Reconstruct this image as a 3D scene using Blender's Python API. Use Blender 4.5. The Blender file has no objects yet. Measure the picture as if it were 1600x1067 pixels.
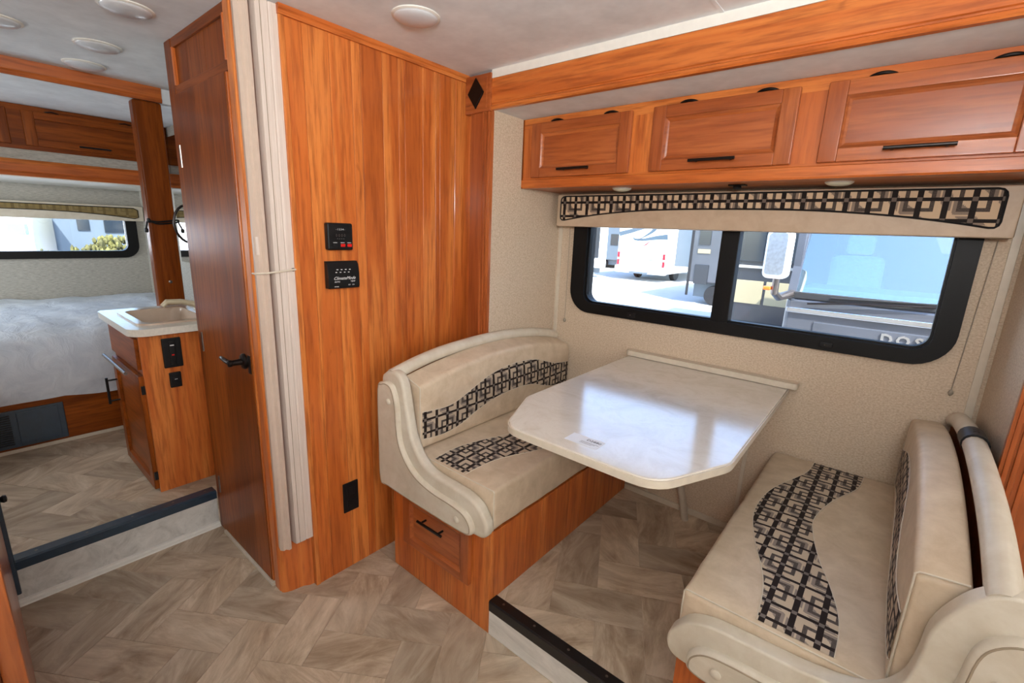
import bpy, bmesh, math, random
from mathutils import Vector, Matrix, noise as mnoise
from mathutils.bvhtree import BVHTree
random.seed(7)
PI = math.pi
scn = bpy.context.scene
COL = scn.collection

# ------------------------------------------------------------------ camera
yaw, pit, rol = math.radians(-39.40678), math.radians(-13.32333), math.radians(2.24230)
fw = Vector((math.sin(yaw)*math.cos(pit), math.cos(yaw)*math.cos(pit), math.sin(pit)))
rt = fw.cross(Vector((0, 0, 1))).normalized(); up = rt.cross(fw)
r2 = rt*math.cos(rol)+up*math.sin(rol); u2 = -rt*math.sin(rol)+up*math.cos(rol)
cam = bpy.data.objects.new('camera', bpy.data.cameras.new('camera')); COL.objects.link(cam)
m3 = Matrix((r2, u2, -fw)).transposed()
cam.matrix_world = Matrix.Translation((0, 0, 1.47)) @ m3.to_4x4()
cam.data.sensor_width = 36; cam.data.lens = 727.15/1600*36; cam.data.clip_start = 0.02; cam.data.clip_end = 400
scn.camera = cam

# ------------------------------------------------------------------ world, sun, daylight, exposure
SUN_EL, SUN_AZ = math.radians(50), Vector((0.9, -0.55))
w = bpy.data.worlds.new('sky'); scn.world = w; w.use_nodes = True
nt = w.node_tree; nt.nodes.clear()
so = nt.nodes.new('ShaderNodeOutputWorld'); bg = nt.nodes.new('ShaderNodeBackground'); sky = nt.nodes.new('ShaderNodeTexSky')
sky.sky_type = 'NISHITA'; sky.sun_disc = False; sky.sun_elevation = SUN_EL; sky.sun_rotation = math.atan2(SUN_AZ.x, SUN_AZ.y)
nt.links.new(sky.outputs[0], bg.inputs[0]); nt.links.new(bg.outputs[0], so.inputs[0]); bg.inputs[1].default_value = 1.0
def light(name, kind, loc, target, energy, color=(1, 1, 1), **kw):
    l = bpy.data.lights.new(name, kind); l.energy = energy; l.color = color
    for k, v in kw.items(): setattr(l, k, v)
    o = bpy.data.objects.new(name, l); COL.objects.link(o); o.location = loc
    o.rotation_euler = (Vector(target)-Vector(loc)).to_track_quat('-Z', 'Y').to_euler()
    return o
az = SUN_AZ.normalized()
sd = Vector((az.x*math.cos(SUN_EL), az.y*math.cos(SUN_EL), math.sin(SUN_EL)))
light('sun', 'SUN', sd*30, (0, 0, 0), 18.0, (1, .95, .88), angle=.009)
# area lamps for unseen windscreen and galley window; bedroom and ceiling-bounce lamps are added
light('windscreen_daylight', 'AREA', (2.35, 0.1, 1.5), (-1.2, .95, 1.45), 26, (1, .99, .97), shape='RECTANGLE', size=1.9, size_y=.85)
light('galley_daylight', 'AREA', (0.4, -1.15, 1.72), (-.5, 1.6, 1.3), 5, (1, .99, .97), shape='RECTANGLE', size=1.3, size_y=.6)
light('bedroom_fill', 'AREA', (-4.1, -1.15, 1.45), (-4.1, .6, 1.6), 21, (.88, .95, 1), shape='RECTANGLE', size=.9, size_y=.5)  # added lamp at a windowless side wall, brightens the bedroom
light('flash_bounce', 'AREA', (.25, -.35, 1.75), (.0, -.1, 2.134), 44, (1, .99, .97), shape='RECTANGLE', size=.3, size_y=.3)  # unseen lamp added near the camera, aimed up for soft light off the ceiling
scn.view_settings.view_transform = 'Standard'; scn.view_settings.look = 'None'
scn.view_settings.exposure = 0.12; scn.view_settings.gamma = 1.0; scn.view_settings.use_curve_mapping = False

# ------------------------------------------------------------------ materials
def srgb(r, g, b):
    f = lambda c: (c/255/12.92) if c/255 <= .04045 else ((c/255+.055)/1.055)**2.4
    return (f(r), f(g), f(b), 1)
class NT:
    def __init__(s, name):
        s.m = bpy.data.materials.new(name); s.m.use_nodes = True; s.t = s.m.node_tree; s.t.nodes.clear()
        s.out = s.n('ShaderNodeOutputMaterial'); s.b = s.n('ShaderNodeBsdfPrincipled'); s.l(s.b.outputs[0], s.out.inputs[0])
    def n(s, t, **kw):
        x = s.t.nodes.new(t)
        for k, v in kw.items(): setattr(x, k, v)
        return x
    def l(s, a, b): s.t.links.new(a, b)
    def put(s, v, sock):
        if hasattr(v, 'is_output'): s.l(v, sock)
        else: sock.default_value = v
    def math(s, op, a, b=None, c=None):
        x = s.n('ShaderNodeMath', operation=op)
        for i, v in enumerate((a, b, c)):
            if v is not None: s.put(v, x.inputs[i])
        return x.outputs[0]
    def mix(s, f, a, b, mode='MIX'):
        x = s.n('ShaderNodeMix', data_type='RGBA', blend_type=mode)
        s.put(f, x.inputs[0]); s.put(a, x.inputs[6]); s.put(b, x.inputs[7]); return x.outputs[2]
    def coord(s, scale=(1, 1, 1), jitter=True, kind='Object'):
        tc = s.n('ShaderNodeTexCoord'); mp = s.n('ShaderNodeMapping'); mp.inputs['Scale'].default_value = scale
        src = tc.outputs[kind]
        if jitter:
            oi = s.n('ShaderNodeObjectInfo'); v = s.n('ShaderNodeVectorMath', operation='ADD')
            k = s.math('MULTIPLY', oi.outputs['Random'], 37.0); cx = s.n('ShaderNodeCombineXYZ')
            for i in range(3): s.l(k, cx.inputs[i])
            s.l(src, v.inputs[0]); s.l(cx.outputs[0], v.inputs[1]); src = v.outputs[0]
        s.l(src, mp.inputs[0]); return mp.outputs[0]
    def noise(s, vec, scale=5, detail=4, rough=.5, dist=0):
        x = s.n('ShaderNodeTexNoise'); s.l(vec, x.inputs['Vector'])
        x.inputs['Scale'].default_value = scale; x.inputs['Detail'].default_value = detail
        x.inputs['Roughness'].default_value = rough; x.inputs['Distortion'].default_value = dist
        return x.outputs[0]
    def ramp(s, f, stops):
        x = s.n('ShaderNodeValToRGB'); s.l(f, x.inputs[0]); e = x.color_ramp.elements
        e[0].position, e[0].color = stops[0]; e[1].position, e[1].color = stops[-1]
        for p, c in stops[1:-1]: k = e.new(p); k.color = c
        return x.outputs[0]
    def bump(s, h, strength=.2, dist=.002):
        x = s.n('ShaderNodeBump'); x.inputs['Strength'].default_value = strength; x.inputs['Distance'].default_value = dist
        s.l(h, x.inputs['Height']); s.l(x.outputs[0], s.b.inputs['Normal'])
    def fin(s, color=None, rough=.5, metal=0, coat=0, spec=None):
        if color is not None: s.put(color, s.b.inputs['Base Color'])
        s.put(rough, s.b.inputs['Roughness']); s.b.inputs['Metallic'].default_value = metal
        s.b.inputs['Coat Weight'].default_value = coat; s.b.inputs['Coat Roughness'].default_value = .12
        if spec is not None: s.b.inputs['Specular IOR Level'].default_value = spec
        return s.m

def wood(name, axis, dark, mid, light_, rough=.36, coat=.25, var=.10, spec=.3):
    s = NT(name)
    sc = [1, 1, 1]; sc['xyz'.index(axis)] = .07
    v = s.coord(tuple(sc))
    n1 = s.noise(v, 9, 5, .55, .9)
    n2 = s.noise(v, 75, 4, .6)
    sc2 = [1, 1, 1]; sc2['xyz'.index(axis)] = .22
    n3 = s.noise(s.coord(tuple(sc2)), 16, 3, .5, 1.6)
    c = s.ramp(n1, [(.25, tuple(.45*d+.55*m for d, m in zip(dark, mid))), (.45, mid), (.62, light_), (.78, mid)])
    c = s.mix(s.math('MULTIPLY', s.ramp(n2, [(.46, (0, 0, 0, 1)), (.66, (1, 1, 1, 1))]), .6), c, dark)
    knots = s.ramp(n3, [(.7, (0, 0, 0, 1)), (.8, (1, 1, 1, 1))])
    c = s.mix(s.math('MULTIPLY', knots, .55), c, (dark[0]*.45, dark[1]*.4, dark[2]*.4, 1))
    oi = s.n('ShaderNodeObjectInfo'); hs = s.n('ShaderNodeHueSaturation')
    s.l(s.math('ADD', s.math('MULTIPLY', oi.outputs['Random'], var), 1-var/2), hs.inputs['Value']); s.l(c, hs.inputs['Color'])
    s.bump(n2, .08, .001)
    return s.fin(hs.outputs[0], rough, 0, coat, spec)
CD, CM, CL = srgb(134, 62, 22), srgb(190, 100, 42), srgb(212, 128, 62)
WX, WY, WZ = (wood('cherry_grain_'+a, a, CD, CM, CL) for a in 'xyz')
DD, DM, DL = srgb(122, 58, 24), srgb(156, 80, 38), srgb(176, 98, 50)
VX, VZ, VY = (wood('cabinet_cherry_grain_'+a, a, DD, DM, DL, .3, .35, .12) for a in 'xzy')
ED, EM, EL = srgb(84, 38, 8), srgb(122, 58, 14), srgb(148, 76, 24)
KX, KZ, KY = (wood('shaded_cherry_grain_'+a, a, ED, EM, EL, .32, 0, .08, .12) for a in 'xzy')  # the same cherry, with the bathroom door's low light put into its colour

def plain(name, col, rough=.5, metal=0, coat=0, ns=40, amt=.12, bump=.05, bd=.001, jit=True, detail=3, spec=None):
    s = NT(name); n = s.noise(s.coord(jitter=jit), ns, detail)
    d = (col[0]*(1-amt), col[1]*(1-amt), col[2]*(1-amt), 1); u = tuple(min(1, k*(1+amt)) for k in col[:3])+(1,)
    c = s.ramp(n, [(.3, d), (.7, u)])
    if bump: s.bump(n, bump, bd)
    return s.fin(c, rough, metal, coat, spec)
BLACK = plain('black_plastic', srgb(15, 15, 17), .42, spec=.3)
BRONZE = plain('dark_bronze_metal', srgb(34, 28, 26), .32, .7)
CHROME = plain('chrome_metal', srgb(215, 215, 218), .12, 1, amt=.03, bump=0)
PEWTER = plain('pewter_metal', srgb(120, 112, 108), .3, .9)
BLACKALU = plain('black_painted_window_frame', srgb(7, 7, 8), .5, spec=.25)
BLUEBLK = plain('blue_black_rubber_nosing', srgb(34, 52, 68), .35, 0, .2)
BLKNOSE = plain('black_rubber_nosing', srgb(14, 15, 18), .4)
WHITE = plain('white_plastic', srgb(226, 224, 216), .35, amt=.03)
WHITEL = plain('frosted_lamp_lens', srgb(205, 208, 212), .3, coat=.4, amt=.03)
CREAMPL = plain('cream_plastic_trim', srgb(205, 194, 176), .4, amt=.05)
SINKM = plain('beige_basin_plastic', srgb(190, 168, 148), .3, coat=.4, amt=.04)
FAUC = plain('bone_faucet_plastic', srgb(205, 190, 160), .3, coat=.3, amt=.04)
COUNTER = plain('cream_speckled_laminate', srgb(222, 216, 204), .3, coat=.3, ns=90, amt=.07)
RED = plain('red_rocker_plastic', srgb(205, 22, 16), .3, amt=.05)
INK = plain('white_print_ink', srgb(225, 225, 225), .6, bump=0, amt=.02)
DINK = plain('black_print_ink', srgb(30, 30, 34), .6, bump=0, amt=.02)
BULB = plain('cream_plastic_lens', srgb(226, 224, 200), .3, amt=.03)

def fabric_wall(name, c1, c2, sx, sz, fine=130, amt=.5, bump=.25):
    s = NT(name); v = s.coord((1, 1, 1), False)
    st = s.coord((sx, sx, sz), False)
    n = s.noise(st, fine, 3, .7); n2 = s.noise(v, 5, 3)
    c = s.mix(s.ramp(n, [(.3, (0, 0, 0, 1)), (.68, (1, 1, 1, 1))]), c2, c1)
    c = s.mix(s.math('MULTIPLY', n2, .12), c, c2)
    s.bump(n, bump, .0012)
    return s.fin(c, .75)
WALLP = fabric_wall('speckled_cream_wallpaper', srgb(216, 199, 176), srgb(180, 158, 134), 1, 1.5)
WALLG = fabric_wall('linen_grey_wallpaper', srgb(192, 188, 178), srgb(150, 147, 138), .25, 1.6)
CEILM = fabric_wall('mottled_ceiling_vinyl', srgb(234, 239, 243), srgb(216, 221, 225), .5, .5, 14, bump=.05)
def vinyl(name, c1, c2, ns=14, wr=.3):
    s = NT(name); v = s.coord((1, 1, 1)); n = s.noise(v, ns, 6, .65, .4); f = s.noise(s.coord((1, .3, 1)), 22, 3, .5, .8); g = s.noise(v, 420, 2)
    c = s.ramp(n, [(.32, c2), (.66, c1)])
    h = s.math('ADD', s.math('MULTIPLY', f, 1.0), s.math('MULTIPLY', g, .06)); s.bump(h, wr, .006)
    return s.fin(c, .46, 0, 0, .4)
CREAM = vinyl('cream_upholstery_vinyl', srgb(212, 193, 168), srgb(192, 171, 145))
CREAM2 = vinyl('cream_bolster_vinyl', srgb(212, 203, 186), srgb(198, 186, 166), wr=.2)
TANV = vinyl('tan_valance_vinyl', srgb(190, 168, 144), srgb(178, 155, 130), wr=.1)
SEAM = plain('seam_thread', srgb(150, 134, 112), .7)
CORDM = plain('grey_pull_cord', srgb(150, 140, 125), .7)

def table_top():
    s = NT('cream_marbled_laminate'); v = s.coord((1, 1, 1), False)
    n = s.noise(v, 7, 8, .7, .8); n2 = s.noise(s.coord((1, 1, 1), False), 45, 4, .7)
    c = s.ramp(n, [(.3, srgb(206, 196, 180)), (.55, srgb(222, 215, 204)), (.8, srgb(200, 188, 170))])
    c = s.mix(s.math('MULTIPLY', s.ramp(n2, [(.66, (0, 0, 0, 1)), (.74, (1, 1, 1, 1))]), .35), c, srgb(160, 140, 118))
    return s.fin(c, .16, 0, .5)
TABLE = table_top()

def tile_mat(name, a, b, c_):
    s = NT(name); v = s.coord((.28, 1, 1)); n = s.noise(v, 13, 8, .68, .8); f = s.noise(v, 70, 4, .6, .5); blot = s.noise(s.coord(), 4.5, 3, .5, .4)
    c = s.ramp(n, [(.3, a), (.5, b), (.7, c_)])
    c = s.mix(s.math('MULTIPLY', s.ramp(f, [(.55, (0, 0, 0, 1)), (.75, (1, 1, 1, 1))]), .35), c, a)
    c = s.mix(s.math('MULTIPLY', s.ramp(blot, [(.4, (0, 0, 0, 1)), (.7, (1, 1, 1, 1))]), .4), c, c_)
    oi = s.n('ShaderNodeObjectInfo'); hs = s.n('ShaderNodeHueSaturation')
    s.l(s.math('ADD', s.math('MULTIPLY', oi.outputs['Random'], .34), .82), hs.inputs['Value']); s.l(c, hs.inputs['Color'])
    s.bump(f, .08, .001)
    return s.fin(hs.outputs[0], .42, 0, .08)
TILE = tile_mat('travertine_vinyl', srgb(130, 108, 86), srgb(176, 156, 132), srgb(212, 197, 176))
RISER = tile_mat('grey_travertine_vinyl', srgb(176, 174, 168), srgb(210, 208, 202), srgb(230, 228, 222))

def pattern(name, dark, gmid, tan, P=.082):
    s = NT(name); tc = s.n('ShaderNodeTexCoord'); sp = s.n('ShaderNodeSeparateXYZ'); s.l(tc.outputs['UV'], sp.inputs[0])
    u = s.math('DIVIDE', sp.outputs[0], P); v = s.math('DIVIDE', sp.outputs[1], P)
    def cyc(x, off, per): return s.math('ABSOLUTE', s.math('SUBTRACT', s.math('PINGPONG', s.math('ADD', x, off), per), 0.0))
    def near(x, off, per, wdt):       # within wdt of multiples of per
        return s.math('LESS_THAN', s.math('PINGPONG', s.math('ADD', x, off+1000*per), per/2), wdt)
    g = s.noise(s.coord(jitter=False, kind='UV'), 260, 2, .6)
    tri = s.math('GREATER_THAN', s.math('ADD', s.math('PINGPONG', s.math('ADD', s.math('ADD', u, v), 1000), 1.0), s.math('MULTIPLY', g, .3)), .78)
    pu = s.math('PINGPONG', s.math('ADD', u, 1000), 1.0); pv = s.math('PINGPONG', s.math('ADD', v, 1000.0), 1.0)
    mx = s.math('MAXIMUM', pu, pv)
    ring = s.math('COMPARE', mx, .5, .085); ring2 = s.math('COMPARE', mx, .76, .035)
    c = s.mix(s.math('MULTIPLY', tri, .85), tan, gmid)
    c = s.mix(ring2, c, tan)
    c = s.mix(ring, c, s.mix(s.math('MULTIPLY', g, .7), dark, gmid))
    bars = s.math('MAXIMUM', near(u, 0, 1, .12), near(v, 0, 1, .085))
    c = s.mix(bars, c, dark)
    cross = s.math('MULTIPLY', near(u, 0, 1, .1), near(v, 0, 1, .1)); c = s.mix(s.math('MULTIPLY', cross, .8), c, gmid)
    s.bump(g, .1, .0006)
    return s.fin(c, .7, 0, 0, .2)
PATT = pattern('black_and_grey_lattice_fabric', srgb(32, 22, 18), srgb(124, 114, 108), srgb(190, 172, 150), .056)
PATV = pattern('black_and_tan_lattice_fabric', srgb(26, 17, 14), srgb(116, 102, 92), srgb(198, 172, 142), .066)
PATG = pattern('gold_ring_fabric', srgb(112, 94, 58), srgb(140, 122, 84), srgb(134, 114, 72), .07)

def blanket_mat():
    s = NT('pale_blue_quilt_cotton'); v = s.coord(jitter=False); n = s.noise(v, 9, 6, .6, .8)
    s.bump(n, .5, .03); return s.fin(s.ramp(n, [(.3, srgb(188, 196, 208)), (.7, srgb(212, 218, 226))]), .8)
QUILT = blanket_mat()
def pleat_mat():
    s = NT('pale_wood_grain_vinyl'); v = s.coord((1, 1, .03), False); n = s.noise(v, 260, 4, .6)
    return s.fin(s.ramp(n, [(.3, srgb(200, 184, 172)), (.7, srgb(216, 202, 192))]), .5)
PLEAT = pleat_mat()
def glass_mat(name='window_glass', tint=(.93, .97, 1, 1), refl=1.0, add=0.0):
    s = NT(name); s.t.nodes.remove(s.b)
    tr = s.n('ShaderNodeBsdfTransparent'); tr.inputs[0].default_value = tint
    gl = s.n('ShaderNodeBsdfGlossy'); gl.inputs['Roughness'].default_value = .01
    fr = s.n('ShaderNodeFresnel'); fr.inputs[0].default_value = 1.45; mx = s.n('ShaderNodeMixShader')
    s.l(s.math('MINIMUM', s.math('ADD', s.math('MULTIPLY', fr.outputs[0], refl), add), 1.0), mx.inputs[0]); s.l(tr.outputs[0], mx.inputs[1]); s.l(gl.outputs[0], mx.inputs[2]); s.l(mx.outputs[0], s.out.inputs[0])
    return s.m
GLASS = glass_mat()
WSGLASS = glass_mat('blue_green_windscreen_glass', (.75, .93, .96, 1), 1.0, .2)
MIRR = plain('mirror_silver', srgb(235, 235, 235), .01, 1, bump=0, amt=.01)

# ------------------------------------------------------------------ mesh helpers (world coordinates, stored relative to the thing's base)
ORG = {}
def empty(name, loc):
    o = bpy.data.objects.new(name, None); COL.objects.link(o); o.location = loc; o.empty_display_size = .05
    ORG[o.name] = Vector(loc); return o
def tag(o, label=None, cat=None, group=None, kind=None):
    for k, v in (('label', label), ('category', cat), ('group', group), ('kind', kind)):
        if v: o[k] = v
    return o
def thing(name, label, cat, loc, group=None): return tag(empty(name, loc), label, cat, group)
def build(name, bm, mat, parent=None, smooth=True, label=None, base=None, sharp=35):
    me = bpy.data.meshes.new(name)
    if parent is not None: org = ORG[parent.name]
    elif base is not None: org = Vector(base)
    else:
        vs = [v.co for v in bm.verts]
        org = Vector(((min(v.x for v in vs)+max(v.x for v in vs))/2, (min(v.y for v in vs)+max(v.y for v in vs))/2, min(v.z for v in vs)))
    bmesh.ops.translate(bm, vec=-org, verts=bm.verts)
    if smooth:
        for f in bm.faces: f.smooth = True
        for e in bm.edges:
            if len(e.link_faces) == 2 and e.calc_face_angle(0) > math.radians(sharp): e.smooth = False
    bm.to_mesh(me); bm.free(); me.materials.append(mat)
    o = bpy.data.objects.new(name, me); COL.objects.link(o); ORG[o.name] = org
    if smooth and len(me.vertices) < 700:
        wn = o.modifiers.new('weighted_normals', 'WEIGHTED_NORMAL'); wn.keep_sharp = True; wn.weight = 60
    if parent is not None: o.parent = parent
    else: o.location = org
    if label: o['label'] = label
    return o
def struct(name, bm, mat, **kw): return tag(build(name, bm, mat, **kw), kind='structure')
def box(bm, x0, x1, y0, y1, z0, z1, bev=0, seg=2):
    r = bmesh.ops.create_cube(bm, size=1)['verts']
    for v in r:
        v.co = Vector(((x0 if v.co.x < 0 else x1), (y0 if v.co.y < 0 else y1), (z0 if v.co.z < 0 else z1)))
    if bev:
        es = list({e for v in r for e in v.link_edges})
        bmesh.ops.bevel(bm, geom=es, offset=bev, segments=seg, affect='EDGES', profile=.5)
    return bm
def B(*a, **k): return box(bmesh.new(), *a, **k)
def boxes(lst, bev=0):
    bm = bmesh.new()
    for a in lst: box(bm, *a, bev=bev)
    return bm
def catmull(pts, n=6, closed=True):
    out = []; N = len(pts)
    rng = range(N) if closed else range(N-1)
    for i in rng:
        g = (lambda k: pts[k % N]) if closed else (lambda k: pts[max(0, min(N-1, k))])
        p0, p1, p2, p3 = (Vector(g(i+k)) for k in (-1, 0, 1, 2))
        for j in range(n):
            t = j/n
            out.append(.5*((2*p1)+(-p0+p2)*t+(2*p0-5*p1+4*p2-p3)*t*t+(-p0+3*p1-3*p2+p3)*t**3))
    if not closed: out.append(Vector(pts[-1]))
    return out
def prism(poly, axis, a0, a1, bev=0, seg=3, bm=None, front_only=False):
    """extrude a 2-D outline along an axis. poly coords are the two other axes in order."""
    bm = bm or bmesh.new()
    def P(p, a): return {'x': (a, p[0], p[1]), 'y': (p[0], a, p[1]), 'z': (p[0], p[1], a)}[axis]
    v0 = [bm.verts.new(P(p, a0)) for p in poly]; v1 = [bm.verts.new(P(p, a1)) for p in poly]
    n = len(poly); fs = [bm.faces.new(v0), bm.faces.new(v1[::-1])]
    for i in range(n): fs.append(bm.faces.new((v0[i], v1[i], v1[(i+1) % n], v0[(i+1) % n])))
    bmesh.ops.recalc_face_normals(bm, faces=fs)
    if bev:
        es = set(fs[0].edges) if front_only else set(fs[0].edges) | set(fs[1].edges)
        bmesh.ops.bevel(bm, geom=list(es), offset=bev, segments=seg, affect='EDGES', profile=.5, clamp_overlap=True)
    return bm
def rrect(x0, x1, y0, y1, r, n=6):
    if not hasattr(r, '__len__'): r = (r,)*4
    out = []
    for (cx, cy, a, rr) in ((x1-r[0], y1-r[0], 0, r[0]), (x0+r[1], y1-r[1], PI/2, r[1]), (x0+r[2], y0+r[2], PI, r[2]), (x1-r[3], y0+r[3], 1.5*PI, r[3])):
        for i in range(n+1):
            t = a+PI/2*i/n; out.append((cx+rr*math.cos(t), cy+rr*math.sin(t)))
    return out
def ring(outer, inner, axis, a0, a1, bm=None):
    """frame between two outlines with equal point counts"""
    bm = bm or bmesh.new(); n = len(outer)
    def P(p, a): return {'x': (a, p[0], p[1]), 'y': (p[0], a, p[1]), 'z': (p[0], p[1], a)}[axis]
    V = [[bm.verts.new(P(p, a)) for p in pl] for pl, a in ((outer, a0), (inner, a0), (inner, a1), (outer, a1))]
    fs = []
    for i in range(n):
        j = (i+1) % n
        for k in range(4):
            A, C = V[k], V[(k+1) % 4]; fs.append(bm.faces.new((A[i], A[j], C[j], C[i])))
    bmesh.ops.recalc_face_normals(bm, faces=fs); return bm
def tube(pts, r, n=10, bm=None, cap=True):
    bm = bm or bmesh.new(); pts = [Vector(p) for p in pts]; rings = []; N = len(pts)
    rad = r if hasattr(r, '__len__') else [r]*N
    prev = None
    for i, p in enumerate(pts):
        t = (pts[min(i+1, N-1)]-pts[max(i-1, 0)]).normalized()
        a = prev if prev else (Vector((0, 0, 1)) if abs(t.z) < .9 else Vector((1, 0, 0)))
        u = (a-t*a.dot(t)).normalized(); prev = u; v = t.cross(u)
        rings.append([bm.verts.new(p+(u*math.cos(2*PI*k/n)+v*math.sin(2*PI*k/n))*rad[i]) for k in range(n)])
    fs = []
    for i in range(N-1):
        for k in range(n): fs.append(bm.faces.new((rings[i][k], rings[i][(k+1) % n], rings[i+1][(k+1) % n], rings[i+1][k])))
    if cap: fs += [bm.faces.new(rings[0][::-1]), bm.faces.new(rings[-1])]
    bmesh.ops.recalc_face_normals(bm, faces=fs); return bm
def lathe(prof, c, axis='z', n=24, bm=None, sgn=1):
    """prof: (radius, height) pairs; c centre; height runs along axis * sgn"""
    bm = bm or bmesh.new(); rings = []; c = Vector(c)
    for r, h in prof:
        rg = []
        for k in range(n):
            a, b = r*math.cos(2*PI*k/n), r*math.sin(2*PI*k/n)
            d = {'z': (a, b, h*sgn), 'y': (a, h*sgn, b), 'x': (h*sgn, a, b)}[axis]; rg.append(bm.verts.new(c+Vector(d)))
        rings.append(rg)
    fs = []
    for i in range(len(rings)-1):
        for k in range(n): fs.append(bm.faces.new((rings[i][k], rings[i][(k+1) % n], rings[i+1][(k+1) % n], rings[i+1][k])))
    fs += [bm.faces.new(rings[0]), bm.faces.new(rings[-1])]
    bmesh.ops.recalc_face_normals(bm, faces=fs); return bm
def text_bm(txt, size, M, depth=.0006, font_shear=0, bold=0):
    cu = bpy.data.curves.new('t', 'FONT'); cu.body = txt; cu.size = size; cu.extrude = depth/2; cu.shear = font_shear; cu.offset = bold
    cu.align_x = 'CENTER'; cu.align_y = 'CENTER'; cu.resolution_u = 2
    ob = bpy.data.objects.new('t', cu); COL.objects.link(ob); bpy.context.view_layer.update()
    dg = bpy.context.evaluated_depsgraph_get(); me = bpy.data.meshes.new_from_object(ob.evaluated_get(dg))
    bm = bmesh.new(); bm.from_mesh(me); bm.transform(M)
    bpy.data.objects.remove(ob); bpy.data.curves.remove(cu); bpy.data.meshes.remove(me); return bm
def frame_mat(o, xdir, ydir):     # text plane basis
    x = Vector(xdir).normalized(); y = Vector(ydir).normalized(); z = x.cross(y)
    return Matrix.Translation(o) @ Matrix((x, y, z)).transposed().to_4x4()
def lines(vals, r, n=4):          # non-uniform grid positions on [-h, h] with dense ends over r
    h = vals; out = [-h+r*(1-math.cos(PI/2*i/n)) for i in range(n)]
    k = max(4, int(2*h/.04)); out += [-h+r+(2*h-2*r)*i/k for i in range(k+1)]
    out += [h-r*(1-math.cos(PI/2*i/n)) for i in range(n-1, -1, -1)]; return out
def cushion(x0, x1, y0, y1, z0, z1, r, fn=None):
    hx, hy, hz = (x1-x0)/2, (y1-y0)/2, (z1-z0)/2; c = Vector(((x0+x1)/2, (y0+y1)/2, (z0+z1)/2))
    L = [lines(hx, r), lines(hy, r), lines(hz, r)]; bm = bmesh.new(); cache = {}
    def V(p):
        k = tuple(round(a, 6) for a in p)
        if k not in cache:
            P = Vector(p); q = Vector([max(-(h-r), min(h-r, a)) for a, h in zip(p, (hx, hy, hz))]); d = P-q
            P = q+d.normalized()*r if d.length > 1e-9 else P
            P = P+c
            if fn: P = fn(P, c, hx, hy, hz)
            cache[k] = bm.verts.new(P)
        return cache[k]
    H = (hx, hy, hz)
    for ax in range(3):
        a, b = [k for k in range(3) if k != ax]
        for sgn in (-1, 1):
            for i in range(len(L[a])-1):
                for j in range(len(L[b])-1):
                    q = []
                    for (ii, jj) in ((i, j), (i+1, j), (i+1, j+1), (i, j+1)):
                        p = [0, 0, 0]; p[ax] = sgn*H[ax]; p[a] = L[a][ii]; p[b] = L[b][jj]; q.append(V(p))
                    try: bm.faces.new(q)
                    except ValueError: pass
    bmesh.ops.recalc_face_normals(bm, faces=bm.faces); return bm
def band(bvh, e1, e2, mode, off=.0016, nl=60, nw=10, pu=(0, 0)):
    """patterned strip laid on a cushion between two edge curves; mode 'z' casts down, 'x+' / 'x-' casts from that side"""
    a = catmull([(*p, 0) for p in e1], 10, False); b = catmull([(*p, 0) for p in e2], 10, False)
    S = lambda c, t: c[min(len(c)-2, int(t*(len(c)-1)))].lerp(c[min(len(c)-1, int(t*(len(c)-1))+1)], t*(len(c)-1)-min(len(c)-2, int(t*(len(c)-1))))
    bm = bmesh.new(); uv = bm.loops.layers.uv.new('UVMap'); G = []
    for i in range(nl+1):
        row = []
        for j in range(nw+1):
            p = S(a, i/nl).lerp(S(b, i/nl), j/nw)
            if mode == 'z': o, d = Vector((p.x, p.y, 2)), Vector((0, 0, -1))
            elif mode == 'x+': o, d = Vector((2, p.x, p.y)), Vector((-1, 0, 0))
            else: o, d = Vector((-3, p.x, p.y)), Vector((1, 0, 0))
            h, nrm, _, _ = bvh.ray_cast(o, d)
            if h is None: row.append(None); continue
            if nrm.dot(d) > 0: nrm = -nrm
            row.append((bm.verts.new(h+nrm*off), (p.x, p.y)))
        G.append(row)
    for i in range(nl):
        for j in range(nw):
            q = [G[i][j], G[i+1][j], G[i+1][j+1], G[i][j+1]]
            if None in q: continue
            f = bm.faces.new([k[0] for k in q])
            for lp, k in zip(f.loops, q): lp[uv].uv = k[1]
    bm.normal_update()
    f0 = next(iter(bm.faces)); want = {'z': Vector((0, 0, 1)), 'x+': Vector((1, 0, 0)), 'x-': Vector((-1, 0, 0))}[mode]
    if f0.normal.dot(want) < 0: bmesh.ops.reverse_faces(bm, faces=bm.faces)
    edges = [[r[0][0].co.copy() for r in G if r[0]], [r[-1][0].co.copy() for r in G if r[-1]]]
    return bm, edges

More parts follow.
